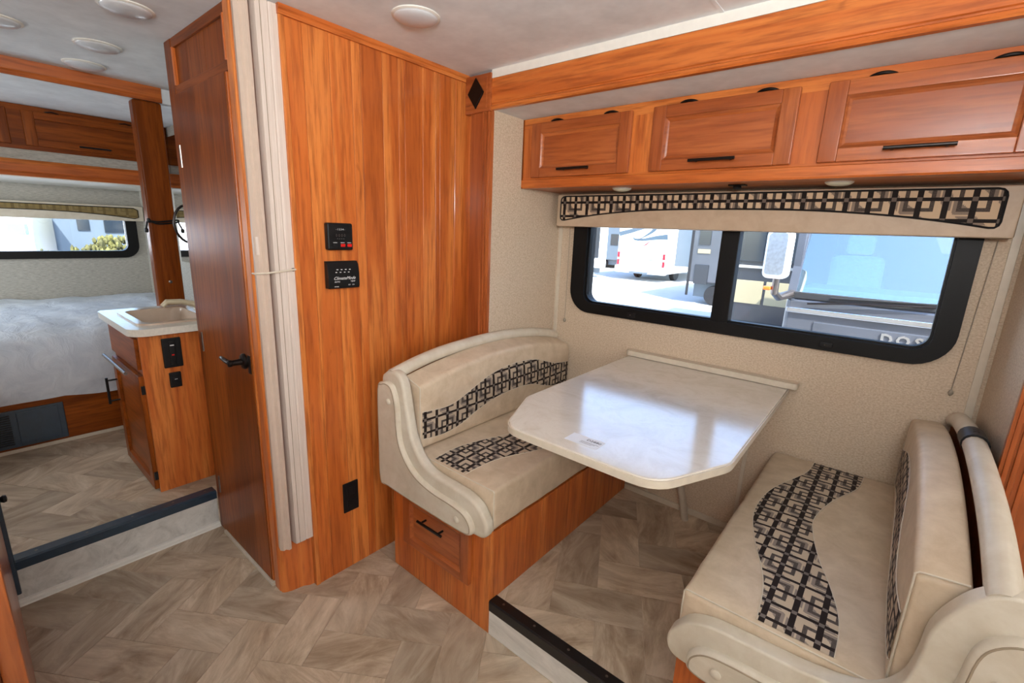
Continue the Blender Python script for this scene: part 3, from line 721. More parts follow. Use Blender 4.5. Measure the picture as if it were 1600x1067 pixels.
    tB = [(1.107, .650), (1.208, .641), (1.306, .655), (1.398, .690), (1.525, .722), (1.665, .732), (1.802, .722), (1.978, .672), (2.155, .655)]
    bmn, ed = band(bv, tA, tB, 'x-' if R else 'x+')
    pi_ = build('lattice_inset', bmn, PATT, bc)
    for e_ in ed: build('seam', tube(e_, .0013, 6), CREAM2, pi_)
    # end seam
    build('piping', tube([(mx(-1.3545), 1.0985, .612), (mx(-1.3545), 1.0985, .862), (mx(-1.360), 1.0985, .868), (mx(-1.430 if R else -1.444), 1.0985, .876 if R else .894)], .0022, 6), CREAM2, bc)
    return bb
bench('left'); bench('right')
st = thing('strap', 'black elastic strap wrapped around padded rail of right bench', 'strap', (.231, 1.76, .93))
build('band', tube([(.231, 1.70, .9565), (.231, 1.745, .955), (.231, 1.79, .9525)], .030, 18), BLACK, st)
build('buckle', B(.224, .238, 1.73, 1.76, .981, .986, bev=.0015), BLACK, st)

tb = thing('dinette_table', 'cream marbled dinette table with clipped corners fixed below window', 'table', (-.62, 1.6, ZS))
def corner_round(pts, rad, n=5):
    out = []; N = len(pts)
    for i, p in enumerate(pts):
        a, b = Vector(pts[i-1]), Vector(pts[(i+1) % N]); P = Vector(p); r = rad[i]
        if r == 0: out.append(tuple(P)); continue
        d1, d2 = (a-P).normalized(), (b-P).normalized(); s, e = P+d1*r, P+d2*r
        for k in range(n+1): t = k/n; out.append(tuple((s*(1-t)**2+P*2*t*(1-t)+e*t*t)))
    return out
tp = corner_round([(-.985, 2.147), (-.975, 1.290), (-.862, 1.032), (-.372, 1.028), (-.266, 1.268), (-.276, 2.147)], [0, .025, .06, .065, .025, 0])
build('tabletop', prism(tp, 'z', .858, .885, .005, 2), TABLE, tb)
def off_poly(p, k):
    out = []; n = len(p)
    for i in range(n):
        a = (Vector(p[i])-Vector(p[i-1])); b = (Vector(p[(i+1) % n])-Vector(p[i])); t = (a.normalized()+b.normalized()).normalized(); out.append((p[i][0]+t.y*k, p[i][1]-t.x*k))
    return out
ar = sum(tp[i][0]*tp[(i+1) % len(tp)][1]-tp[(i+1) % len(tp)][0]*tp[i][1] for i in range(len(tp)))
s_ = 1 if ar > 0 else -1
ep = [off_poly(tp, .004*s_)]
ii = tp; oo = ep[0]
build('edge_band', ring([p for p in oo], [q for q in tp], 'z', .860, .881), CREAMPL, tb)
build('leg', tube([(-.70, 1.80, .857), (-.66, 1.93, .60), (-.62, 2.06, .30), (-.60, 2.10, ZS+.003)], .017, 12), CREAMPL, tb, label='slanting beige support leg')
build('leg_bracket', B(-.76, -.64, 1.74, 1.85, .845, .858, bev=.003), PEWTER, tb)
lg = thing('wall_ledge', 'narrow cream ledge on window wall at the head of the table', 'shelf', (-.62, 2.155, .89))
build('ledge', prism(rrect(-1.0, -.245, 2.118, YW-.001, (.001, .001, .02, .02), 4), 'z', .887, .912, .007, 3), CREAMPL, lg)
build('cleat', B(-.95, -.42, 2.148, YW-.001, .84, .887, bev=.002), CREAMPL, lg)
sk = thing('paper_label', 'small white printed paper label near front edge of table', 'label', (-.62, 1.108, .8852))
build('paper', B(-.676, -.570, 1.080, 1.137, .8853, .8857), plain('label_paper', srgb(225, 228, 236), .6, bump=0, amt=.02), sk, smooth=False)
M0 = frame_mat((-.598, 1.119, .8860), (1, 0, 0), (0, 1, 0))
build('print', text_bm('D2880', .017, M0, .0003), DINK, sk, smooth=False)
build('print', boxes([(-.632, -.575, 1.1030, 1.1042, .8858, .8861), (-.632, -.584, 1.0975, 1.0985, .8858, .8861), (-.632, -.592, 1.092, 1.0928, .8858, .8861)]), PEWTER, sk, smooth=False)

# ================================================================== WALL DEVICES
def face_x(txt, y, z, size, x, mat, parent, shear=0, nm='print'):
    return build(nm, text_bm(txt, size, frame_mat((x, y, z), (0, 1, 0), (0, 0, 1)), .0004, shear), mat, parent, smooth=False)
d1 = thing('tank_monitor', 'upper black square monitor panel with two red switches on cherry partition', 'control panel', (XP, .948, 1.377))
build('housing', B(XP+.0005, XP+.026, .897, .999, 1.377, 1.475, bev=.006, seg=3), BLACK, d1)
for (y, m) in ((.925, BLACK), (.955, RED), (.982, RED)): build('rocker_switch', B(XP+.0255, XP+.031, y-.009, y+.009, 1.389, 1.400, bev=.002), m, d1)
face_x('- 1 2 3 4 -', .948, 1.452, .009, XP+.0264, INK, d1); face_x('0 0 0 0', .948, 1.430, .014, XP+.0264, PEWTER, d1); face_x('--  --  --  --', .948, 1.419, .007, XP+.0264, INK, d1)
for y in (.925, .955, .982): build('print', B(XP+.0262, XP+.0266, y-.008, y+.008, 1.4035, 1.405), INK, d1, smooth=False)
d2 = thing('climate_control', 'lower black control panel with white script lettering on cherry partition', 'control panel', (XP, .955, 1.235))
build('housing', prism([(XP+.0005, 1.235), (XP+.024, 1.235), (XP+.028, 1.245), (XP+.028, 1.29), (XP+.022, 1.325), (XP+.014, 1.336), (XP+.0005, 1.336)], 'y', .891, 1.019, .002, 2), BLACK, d2)
face_x('ClimateMode', .955, 1.273, .0165, XP+.0283, INK, d2, .5)
for (y, z) in [(.925+.017*i, 1.304) for i in range(4)]+[(.920+.017*i, 1.294) for i in range(4)]: build('indicator', B(XP+.026, XP+.0285, y, y+.006, z, z+.003), INK, d2, smooth=False)
face_x('AUTO', .925, 1.260, .008, XP+.0283, INK, d2); face_x('TEMP', .990, 1.260, .008, XP+.0283, INK, d2)
face_x('MODE', .922, 1.242, .006, XP+.0275, INK, d2); face_x('SET    ON', .983, 1.247, .006, XP+.0283, INK, d2)
o1 = thing('wall_outlet', 'black rectangular electrical outlet low on cherry partition', 'outlet', (XP, .953, .275))
build('plate', B(XP+.0005, XP+.008, .918, .988, .275, .410, bev=.003), BLACK, o1)
for z in (.315, .37):
    rc = build('receptacle', B(XP+.007, XP+.011, .936, .970, z-.017, z+.017, bev=.003), BLACK, o1)

# ================================================================== SINK CABINET AND BEDROOM
XS = -2.55; YS = .49; ZF = .18
sc = thing('vanity_cabinet', 'small cherry bathroom vanity cabinet between bed and bathroom door', 'cabinet', (-2.83, .67, ZF))
build('side_panel', B(XS-.02, XS, YS, .86, ZF+.002, .955, bev=.003), WZ, sc)
build('body', B(-3.10, XS-.02, YS+.004, .86, ZF+.002, .872), KX, sc, smooth=False)
build('top_rail', B(-3.10, XS-.02, YS+.004, YS+.022, .872, .955), KX, sc, smooth=False)
build('drawer_front', B(-3.08, XS-.03, YS-.012, YS+.004, .79, .935, bev=.004), KX, sc)
d = panel_door('door', -3.07, XS-.012, .20, .765, YS+.004, sc, KX, KZ, KX, st=.06, th=.022)
build('towel_rail', tube([(-3.06, YS-.05, .775), (-2.62, YS-.05, .775)], .008, 10), PEWTER, sc)
h = build('handle', tube([(-3.03, YS-.06, .52), (-3.03, YS-.06, .66)], .006, 10), BLACK, d)
for z in (.535, .645): build('handle_post', tube([(-3.03, YS-.06, z), (-3.03, YS-.018, z)], .0045, 8), BLACK, h)
for z in (.70, .27): build('hinge', B(XS-.014, XS-.004, YS-.014, YS+.002, z-.02, z+.02, bev=.001), BLACK, d)
ct = thing('vanity_countertop', 'cream vanity countertop with set-in beige sink basin', 'countertop', (-2.85, .66, .955))
build('top', ring(rrect(-3.16, -2.505, YS-.035, .864, (.001, .001, .03, .07), 6), rrect(-3.05, -2.60, YS+.03, .80, .05, 6), 'z', .956, .988), COUNTER, ct)
build('basin_rim', ring(rrect(-3.06, -2.59, YS+.018, .812, .06, 6), rrect(-3.03, -2.62, YS+.048, .785, .045, 6), 'z', .986, .996), SINKM, ct)
def bowl():
    bm = bmesh.new(); R0 = rrect(-3.03, -2.62, YS+.048, .785, .045, 6); R1 = rrect(-2.99, -2.66, YS+.08, .755, .05, 6)
    A = [bm.verts.new((p[0], p[1], .990)) for p in R0]; Bv = [bm.verts.new((p[0], p[1], .88)) for p in R1]
    for i in range(len(A)): bm.faces.new((A[i], A[(i+1) % len(A)], Bv[(i+1) % len(A)], Bv[i]))
    bm.faces.new(Bv); return bm
build('basin', bowl(), SINKM, ct)
fc = thing('faucet', 'bone coloured low spout faucet at the vanity basin', 'faucet', (-2.83, .83, .99))
build('base', B(-2.90, -2.76, .812, .852, .989, 1.01, bev=.006), FAUC, fc)
build('spout', tube([(-2.83, .835, 1.005), (-2.83, .80, 1.035), (-2.83, .74, 1.052), (-2.83, .68, 1.055), (-2.83, .66, 1.035)], [.016, .016, .014, .014, .012], 12), FAUC, fc)
for x in (-2.885, -2.775): build('knob', lathe([(.012, 0), (.015, .01), (.013, .025), (.005, .03)], (x, .832, 1.008), 'z', 14), CHROME, fc)
def sw(name, y0, y1, z0, z1, lab, led):
    t = thing(name, lab, 'switch', (XS, (y0+y1)/2, z0))
    build('plate', B(XS+.0005, XS+.012, y0, y1, z0, z1, bev=.004), BLACK, t); yc, zc = (y0+y1)/2, (z0+z1)/2
    if led:
        build('slider', B(XS+.011, XS+.016, yc-.012, yc+.012, zc-.055, zc+.055, bev=.003), BLACK, t)
        build('print', B(XS+.0158, XS+.0164, yc-.008, yc+.008, zc+.034, zc+.039), INK, t, smooth=False); build('indicator', B(XS+.0158, XS+.0168, yc-.005, yc+.005, zc-.012, zc-.006), RED, t, smooth=False)
    else:
        build('rocker_switch', B(XS+.011, XS+.017, yc-.015, yc+.015, zc-.012, zc+.014, bev=.003), BLACK, t); build('print', B(XS+.0168, XS+.0174, yc-.006, yc+.006, zc+.004, zc+.006), INK, t, smooth=False)
sw('wall_switch', .570, .645, .79, .93, 'tall black switch plate with red indicator on vanity side', True)
sw('wall_switch', .583, .630, .692, .765, 'small black rocker switch below the tall plate on vanity side', False)
# mirror wall and post
struct('wall_vanity', B(-2.88, -2.38, .865, .90, .0, 2.134), WALLG, smooth=False)
mr = thing('mirror', 'frameless mirror on bedroom side wall seen between post and bathroom door', 'mirror', (-3.6, 1.088, 1.17)); build('glass', B(-3.99, -3.22, 1.082, 1.088, 1.17, 2.0, bev=.001), MIRR, mr)
tr = thing('towel_ring', 'dark metal towel ring beside the bathroom door edge', 'towel ring', (-2.60, .80, 1.46))
rp = [(-2.55+.0*k, .742+.062*math.cos(a), 1.445+.085*math.sin(a)) for k, a in enumerate([2*PI*i/28 for i in range(29)])]
build('ring', tube(rp, .0055, 8, cap=False), BRONZE, tr)
build('mount', tube([(-2.55, .742, 1.53), (-2.55, .80, 1.54), (-2.55, .864, 1.54)], .008, 10), PEWTER, tr)
po = struct('trim_19', B(-3.27, -3.195, .735, .862, ZF, 2.062, bev=.012, seg=4), KZ)
build('cap', lathe([(.009, 0), (.009, .002), (.004, .004)], (-3.195, .80, 1.115), 'x', 16), PEWTER, po)
bg_ = thing('bungee_cord', 'black bungee cord looped around the bedroom post', 'cord', (-3.19, .80, 1.40))
build('cord', tube(catmull([(-3.188, .735, 1.452), (-3.180, .77, 1.446), (-3.178, .81, 1.45), (-3.186, .868, 1.458), (-3.188, .865, 1.446), (-3.178, .81, 1.438), (-3.180, .77, 1.436), (-3.188, .732, 1.448), (-3.19, .725, 1.43), (-3.19, .72, 1.41)], 5, False), .0045, 8), BLACK, bg_)
build('cord', tube(catmull([(-3.186, .868, 1.452), (-3.18, .875, 1.43), (-3.18, .90-.015, 1.405)], 5, False), .0045, 8), BLACK, bg_)
for p in ((-3.19, .72, 1.40), (-3.18, .885, 1.40), (-3.186, .735, 1.452)): build('hook', lathe([(.006, -.012), (.009, -.006), (.009, .006), (.004, .012)], p, 'z', 10), BLACK, bg_)
struct('trim_20', prism([(-3.20, 2.134), (-3.20, 2.062), (-3.185, 2.062), (-3.18, 2.075), (-3.185, 2.085), (-3.182, 2.134)], 'y', -1.24, .864), WY, smooth=False)
# bedroom shell
struct('wall_bedroom_right', boxes([(-4.95, -3.19, 1.09, 1.13, 0, 2.2), (-3.19, -2.38, 1.05, 1.13, 0, 2.2)]), WALLG, smooth=False)
struct('wall_rear', boxes([(-4.96, -4.9, -1.25, 1.13, 0, 1.16), (-4.96, -4.9, -1.25, 1.13, 1.51, 2.25), (-4.96, -4.9, 1.0, 1.13, 1.16, 1.51), (-4.96, -4.9, -1.25, -.25, 1.16, 1.51)]), WALLG, smooth=False)
w2 = struct('window_2', ring(rrect(-.28, 1.04, 1.14, 1.535, .10, 8), rrect(-.215, .968, 1.195, 1.49, .05, 8), 'x', -4.95, -4.885), BLACKALU, sharp=30)
build('pane', B(-4.935, -4.931, -.213, .966, 1.197, 1.488), GLASS, w2, smooth=False)
v2 = thing('window_valance', 'cream valance with gold ring fabric over the bedroom window', 'valance', (-4.86, .4, 1.43))
build('box', B(-4.895, -4.83, -.35, 1.085, 1.432, 1.548, bev=.005), CREAM2, v2)
def gband():
    bm = bmesh.new(); uv = bm.loops.layers.uv.new('UVMap'); N = 50; G = []; rt_, rb = [], []
    for i in range(N+1):
        y = -.28+(1.05+.28)*i/N; t = i/N; zt = 1.532; zb_ = 1.447+.045*(1-abs(2*t-1)**2.4); e = min(y+.28, 1.05-y)
        if e < .015: dd = .015-math.sqrt(max(0, .015**2-(.015-e)**2)); zt -= dd; zb_ += dd
        G.append((bm.verts.new((-4.8285, y, zb_)), bm.verts.new((-4.8285, y, zt)))); rt_.append((-4.8275, y, zt)); rb.append((-4.8275, y, zb_))
    for i in range(N):
        f = bm.faces.new((G[i][0], G[i+1][0], G[i+1][1], G[i][1]))
        for lp in f.loops: lp[uv].uv = (lp.vert.co.y, lp.vert.co.z)
    return bm, rt_+rb[::-1]
bm, rim = gband(); g_ = build('patterned_band', bm, PATG, v2); build('piping', tube(rim+[rim[0]], .003, 6, cap=False), BLACK, g_)
bc_ = thing('overhead_cabinet', 'cherry overhead cabinet above the bed with raised panel doors', 'cabinet', (-4.3, 0, 1.673))
build('body', B(-4.88, -4.02, -1.24, 1.085, 1.675, 2.062), KY, bc_, smooth=False)
build('light_strip', B(-4.02, -4.01, -1.24, 1.085, 1.765, 1.822), WALLG, bc_, smooth=False, label='pale fabric strip below doors')
build('face_frame', B(-4.02, -4.0, -1.24, 1.085, 1.822, 2.062, bev=.002), KY, bc_)
build('lower_molding', prism([(-4.02, 1.673), (-3.985, 1.673), (-3.98, 1.69), (-3.99, 1.70), (-3.985, 1.735), (-3.98, 1.75), (-3.995, 1.765), (-4.02, 1.765)], 'y', -1.24, 1.085), WY, bc_)
build('soffit', B(-4.89, -4.0, -1.24, 1.085, 1.668, 1.6745), WHITE, bc_, smooth=False)
def xdoor(y0, y1, z0, z1, x, parent):
    d = build('door', B(x+.001, x+.010, y0+.02, y1-.02, z0+.02, z1-.02), KY, parent, smooth=False)
    for a, b in ((y0, y0+.05), (y1-.05, y1)): build('stile', B(x+.001, x+.02, a, b, z0, z1, bev=.004), KZ, d)
    for a, b in ((z0, z0+.042), (z1-.042, z1)): build('rail', B(x+.001, x+.0196, y0+.049, y1-.049, a, b, bev=.003), KY, d)
    yc = (y0+y1)/2+.0; hh = build('handle', tube([(x+.045, yc-.075, z0+.022), (x+.045, yc+.075, z0+.022)], .005, 8), BLACK, d)
    for yy in (yc-.055, yc+.055): build('handle_post', tube([(x+.045, yy, z0+.022), (x+.02, yy, z0+.022)], .004, 6), BLACK, hh)
for y0, y1 in ((-.27, .335), (.395, .995)):
    xdoor(y0, y1, 1.845, 2.035, -4.0, bc_)
    for yy in (y0+.13, y1-.13): build('hinge', tube([(-3.994, yy-.03, 2.038), (-3.99, yy, 2.044), (-3.994, yy+.03, 2.038)], .0035, 6), BRONZE, bc_)
# bed
bd = thing('bed', 'wood platform bed with black vent under white quilt', 'bed', (-4.2, 0, ZF))
build('platform', B(-4.89, -3.56, -1.2, 1.08, ZF+.002, .50), KY, bd, smooth=False)
build('base_molding', B(-3.56, -3.552, -1.2, 1.08, ZF+.002, ZF+.022, bev=.002), CREAMPL, bd)
vt = build('vent_panel', B(-3.56, -3.545, -.40, .30, .215, .425, bev=.003), BLUEBLK, bd)
build('vent_plate', B(-3.546, -3.540, .11, .275, .235, .41, bev=.002), BLUEBLK, vt)
for k in range(14): build('slat', B(-3.546, -3.539, -.30, .085, .235+k*.0125, .241+k*.0125), BLACK, vt, smooth=False)
def quilt():
    bm = bmesh.new(); G = []; NY, NS = 110, 70
    prof_ = [(-4.885, .845), (-4.6, .87), (-4.2, .872), (-3.85, .855), (-3.62, .815), (-3.54, .75), (-3.50, .66), (-3.49, .56), (-3.505, .465)]
    pc = catmull([(a, b, 0) for a, b in prof_], 9, False)
    for i, p in enumerate(pc):
        row = []
        for j in range(NY+1):
            y = -1.18+2.25*j/NY; n = mnoise.fractal(Vector((p.x*2.2, y*3.5, p.y*2)), 1, 2, 4); n2 = mnoise.noise(Vector((p.x*9, y*7, p.y*4)))
            dn = Vector((.25 if p.x < -3.6 else .9, 0, 1 if p.x < -3.6 else .3)).normalized()*(n*.022+n2*.010)
            z = p.y+(.018*math.sin(y*9)*(1 if i == len(pc)-1 else 0))
            row.append(bm.verts.new((max(-4.89, p.x+dn.x*.6), y, z+dn.z)))
        G.append(row)
    for i in range(len(G)-1):
        for j in range(NY): bm.faces.new((G[i][j], G[i+1][j], G[i+1][j+1], G[i][j+1]))
    bmesh.ops.recalc_face_normals(bm, faces=bm.faces); 
    if sum(f.normal.z for f in bm.faces) < 0: bmesh.ops.reverse_faces(bm, faces=bm.faces)
    return bm
build('mattress', B(-4.885, -3.57, -1.18, 1.05, .502, .80, bev=.04, seg=3), WHITE, bd)
q_ = build('quilt', quilt(), QUILT, None, base=(-4.2, 0, .46), sharp=80); tag(q_, 'rumpled pale blue-white quilt covering the bed', 'quilt')

# galley cabinet at the left edge
gc = thing('galley_cabinet', 'cherry galley cabinet corner at bottom left of the picture', 'cabinet', (-1.8, -.35, 0))
build('body', B(-2.36, -1.1, -.65, -.055, .001, .90, bev=.003), VX, gc)
build('stile', B(-2.36, -2.27, -.055, -.028, .001, .90, bev=.004), WZ, gc); build('rail', B(-2.27, -1.1, -.055, -.030, .001, .09, bev=.004), WX, gc)
build('door', B(-2.25, -1.72, -.055, -.022, .10, .88, bev=.006), VZ, gc); build('door', B(-1.70, -1.15, -.055, -.022, .10, .88, bev=.006), VZ, gc)
build('appliance_trim', B(-2.33, -2.28, -.03, -.010, .10, .50, bev=.004), BLUEBLK, gc); build('knob', lathe([(.008, 0), (.014, .01), (.012, .018), (.004, .02)], (-2.31, -.012, .475), 'y', 14), BLACK, gc)

# ================================================================== OUTSIDE
GZ = -.9
ASPH = plain('sun bleached asphalt'.replace(' ', '_'), srgb(176, 174, 170), .9, ns=3, amt=.06)
gr = struct('floor', B(-60, 60, -20, 80, GZ-.1, GZ), ASPH, smooth=False); gr.name = 'ground'
RVW = plain('white_gelcoat', srgb(240, 240, 240), .3, amt=.02, ns=2); RVG = plain('grey_gelcoat', srgb(88, 98, 106), .35, amt=.05, ns=2)
RVD = plain('dark_navy_paint', srgb(22, 27, 36), .25, 0, .5, ns=2); RVB = plain('beige_body_panel', srgb(150, 138, 108), .4, amt=.04, ns=2)
SWO = plain('grey_blue_decal', srgb(70, 84, 94), .35, amt=.05); TIRE = plain('tyre_rubber', srgb(28, 28, 30), .8)
DGL = plain('dark_tinted_glass', srgb(30, 38, 46), .08, 0, .6, bump=0); SILV = plain('silver_body_paint', srgb(78, 80, 86), .3, .3, .4, ns=2)
LEAF = plain('yellow_green_foliage', srgb(86, 110, 44), .8, ns=20, amt=.5); LEAF2 = plain('golden_shrub_foliage', srgb(84, 80, 34), .8, ns=5, amt=.75); BARK = plain('bark', srgb(90, 74, 60), .9)
LAMPR = plain('red_tail_lens', srgb(214, 30, 44), .25); ORNG = plain('amber_marker_lens', srgb(236, 110, 40), .3); SEATM = plain('pale_driver_seat', srgb(196, 200, 190), .6)
def wheel(parent, x, y, r, ax='x', w_=.26):
    wh = build('wheel', lathe([(r*.55, -w_/2), (r*.95, -w_/2), (r, -w_*.35), (r, w_*.35), (r*.95, w_/2), (r*.55, w_/2)], (x, y, GZ+r), ax, 24), TIRE, parent)
    return wh
# white motorhome seen from behind
rv = thing('motorhome', 'white motorhome parked far off with grey swoosh and four red tail lights', 'motorhome', (-11, 28, GZ))
x0, x1, y0 = -12.40, -9.55, 24.0
build('body', B(x0, x1, y0, y0+9, GZ+.42, 2.75, bev=.12, seg=3), RVW, rv)
build('bumper', B(x0-.02, x1+.02, y0-.12, y0+.2, GZ+.40, GZ+.78, bev=.05), RVW, rv)
build('slide_out', B(x1, x1+.85, y0+1.2, y0+5, -.02, 2.3, bev=.02), RVG, rv); build('slide_out', B(x0-.55, x0, y0+1.2, y0+5, .1, 2.3, bev=.02), RVG, rv)  # right slide-out: its shade is put in as grey, the sun would light it
build('side_window', B(x0-.40, x0-.05, y0+1.17, y0+1.2, .75, 1.6, bev=.01), DGL, rv)
for x in (x0+.06, x1-.20):
    for z in (.30, -.10): build('tail_light', B(x, x+.13, y0-.03, y0+.02, z, z+.30, bev=.01), LAMPR, rv)
build('trim_line', B(-11.65, -10.25, y0-.015, y0+.01, .24, .27), RVG, rv); build('trim_line', B(-11.65, -10.35, y0-.012, y0+.01, .12, .135), RVG, rv)
build('plate_recess', prism([(-11.6, -.40), (-10.4, -.40), (-10.5, -.50), (-11.5, -.50)], 'y', y0-.135, y0-.10), RVG, rv, smooth=False)
def swoosh(pts, ws):
    c = catmull([(a, b, 0) for a, b in pts], 6, False); n = len(c); L, R_ = [], []
    for i, p in enumerate(c):
        t = (c[min(i+1, n-1)]-c[max(0, i-1)]).normalized(); nn = Vector((-t.y, t.x)); k = i/(n-1)*(len(ws)-1); a = int(min(k, len(ws)-2)); w_ = ws[a]+(ws[a+1]-ws[a])*(k-a)
        L.append((p.x+nn.x*w_, p.y+nn.y*w_)); R_.append((p.x-nn.x*w_, p.y-nn.y*w_))
    return prism(L+R_[::-1], 'y', y0-.010, y0+.0)
build('swoosh', swoosh([(-12.35, 1.55), (-11.7, 1.72), (-11.0, 1.9), (-10.3, 2.0)], [.12, .11, .07, .03]), SWO, rv, smooth=False)
build('swoosh', swoosh([(-9.6, 1.48), (-10.2, 1.42), (-10.9, 1.30), (-11.4, 1.30), (-11.5, 1.42)], [.14, .10, .06, .05, .01]), SWO, rv, smooth=False)
build('swoosh', swoosh([(-10.2, 2.1), (-10.45, 1.75), (-10.9, 1.45), (-11.2, 1.30)], [.16, .08, .03, .01]), SWO, rv, smooth=False)
build('swoosh', swoosh([(-10.55, 1.22), (-10.75, 1.05), (-10.95, .95)], [.02, .03, .005]), LAMPR, rv, smooth=False, label='small red tip of swoosh')
for x in (x0+.35, x1-.35): wheel(rv, x, y0+2.2, .42)
# far white trailer behind, and trailers left
def trailer(name, lab, x0, x1, y0, y1, z0, z1, mat, wins, wm=DGL, wheels=True, extra=()):
    t = thing(name, lab, 'trailer', ((x0+x1)/2, (y0+y1)/2, GZ))
    build('body', B(x0, x1, y0, y1, z0, z1, bev=.06, seg=3), mat, t)
    for (a, b, c, d_) in wins: build('window', B(a, b, y0-.02, y0+.01, c, d_, bev=.01), wm, t)
    for (a, b, c, d_, m) in extra: build('panel', B(a, b, y0-.03, y0+.01, c, d_, bev=.01), m, t)
    if wheels:
        for xx in (x0+.45*(x1-x0), x0+.6*(x1-x0)): wheel(t, xx, y0+.2, .36, 'y')
    build('skirt', B(x0+.2, x1-.2, y0+.3, y1-.3, GZ+.25, z0), RVG, t, smooth=False)
    return t
trailer('travel_trailer', 'white travel trailer far away between the motorhomes with dark window', -13.2, -9.4, 36, 40, -.4, 1.95, RVW, [(-12.75, -12.3, .75, 1.05)])
trailer('travel_trailer', 'grey trailer with dark window left of white motorhome', -19.5, -15.65, 31, 36, -.3, 2.6, RVG, [(-16.6, -16.0, .75, 1.55)])
trailer('travel_trailer', 'white and charcoal trailer end at left edge of dinette window', -15.4, -12.98, 23.2, 23.9, -.35, 2.6, RVW, [(-13.5, -13.3, .95, 1.4)], extra=((-13.7, -13.1, .2, 2.3, RVD),))
t3 = trailer('travel_trailer', 'tall black and silver trailer end beside the window mullion', -6.15, -3.9, 17.6, 24, -.1, 2.7, SILV, [], extra=((-6.14, -6.05, -.6, 2.6, TIRE), (-5.86, -5.45, 1.25, 2.3, DGL), (-5.9, -5.4, -.15, .55, RVD), (-5.86, -5.42, .95, 1.1, RVB)))
def tree(name, x, y, z, r, lab, mat, trunk=True, cat='tree', seed=0):
    t = thing(name, lab, cat, (x, y, GZ))
    bm = bmesh.new(); rnd = random.Random(seed)
    for k in range(700):
        d_ = Vector((rnd.gauss(0, 1), rnd.gauss(0, 1), rnd.gauss(0, 1))).normalized()*r*rnd.uniform(.45, 1)
        d_.z *= .85; d_ *= 1+.3*mnoise.noise(d_*(3/r)+Vector((seed, 0, 0))); rr = r*rnd.uniform(.04, .085)
        c = Vector((x, y, z))+d_*.85
        bmesh.ops.create_icosphere(bm, subdivisions=1, radius=rr, matrix=Matrix.Translation(c) @ Matrix.Rotation(rnd.uniform(0, 6), 4, 'Z') @ Matrix.Diagonal((1, .6, rnd.uniform(1, 2), 1)))
    for v in bm.verts: v.co.z = max(v.co.z, GZ+.02)
    tag(build('foliage', bm, mat, t, sharp=20), kind='stuff')
    if trunk: build('trunk', tube([(x, y, GZ), (x+.05*r, y, z)], [r*.1, r*.06], 8), BARK, t)
tree('tree', -13.0, 46, 2.9, 2.4, 'green tree far beyond the white trailer', LEAF, seed=1)
tree('tree', -25.5, 44, 3.3, 2.8, 'green tree far left behind the grey trailer', LEAF, seed=2)
tree('tree', -15.5, 56, 3.2, 3.6, 'pale green tree furthest away on the skyline', LEAF, seed=5)
# dark coach in side view
dc = thing('motorhome', 'dark navy motorhome in side view with beige storage door', 'motorhome', (1.3, 13.2, GZ))
build('body', B(-3.35, 6, 12, 14.5, GZ+.42, 2.7, bev=.08, seg=3), RVD, dc)
build('side_window', B(-3.1, -2.5, 11.97, 12.01, 1.0, 2.3, bev=.02), DGL, dc); build('side_window', B(-2.42, -1.5, 11.97, 12.01, 1.0, 2.3, bev=.02), DGL, dc)
build('belt_line', B(-3.34, 6, 11.96, 12.01, .85, .91), CHROME, dc)
build('storage_door', B(-3.3, -2.42, 11.97, 12.01, .02, .56, bev=.01), RVB, dc); build('storage_door', B(-2.36, -1.4, 11.97, 12.01, .02, .56, bev=.01), RVB, dc)
wheel(dc, -1.0, 12.05, .48, 'y'); wheel(dc, 4.0, 12.05, .48, 'y')
# near coach, front view
nc = thing('motorhome', 'silver motorhome front with big blue windscreen filling right pane', 'motorhome', (.6, 7.5, GZ))
def nb_(name, *a, m=SILV, lab=None, **k): return build(name, B(*a, **k), m, nc, label=lab)
X0, X1, Y0 = -.80, 1.75, 5.0
nb_('body', X0, X1, Y0, Y0+.5, GZ+.35, .98, bev=.05, seg=3)
build('body_shell', boxes([(X0, X0+.06, Y0+.1, Y0+6, .98, 2.3), (X1-.06, X1, Y0+.1, Y0+6, .98, 2.3), (X0, X1, Y0+.1, Y0+6, 2.3, 2.42), (X0, X1, Y0+2.6, Y0+6, GZ+.4, 2.3), (X0, X1, Y0+.5, Y0+2.6, GZ+.4, .75)]), SILV, nc, smooth=False)
nb_('front_cap', X0, X1, Y0+.40, Y0+.8, 2.02, 2.42, bev=.08, seg=3)
build('pillar', prism([(Y0, .95), (Y0+.14, .95), (Y0+.56, 2.1), (Y0+.38, 2.1)], 'x', X0, X0+.07), SILV, nc, smooth=False)
build('pillar', prism([(Y0, .95), (Y0+.14, .95), (Y0+.56, 2.1), (Y0+.38, 2.1)], 'x', X1-.07, X1), SILV, nc, smooth=False)
def raked():
    bm = bmesh.new(); q = [(X0+.06, Y0+.03, 1.02), (X1-.06, Y0+.03, 1.02), (X1-.06, Y0+.42, 2.05), (X0+.06, Y0+.42, 2.05)]
    a = [bm.verts.new(p) for p in q]; b = [bm.verts.new((p[0], p[1]+.008, p[2])) for p in q]
    bm.faces.new(a); bm.faces.new(b[::-1])
    for i in range(4): bm.faces.new((a[i], b[i], b[(i+1) % 4], a[(i+1) % 4]))
    bmesh.ops.recalc_face_normals(bm, faces=bm.faces); return bm
build('windscreen', raked(), WSGLASS, nc, smooth=False)
nb_('gasket', X0+.04, X1-.04, Y0-.005, Y0+.04, .965, 1.025, m=TIRE, bev=.01)
nb_('chrome_strip', X0+.02, X1, Y0-.03, Y0+.01, .835, .885, m=CHROME, bev=.012)
nb_('hood_panel', X0+.25, X1-.25, Y0-.012, Y0+.01, .30, .77, bev=.01)
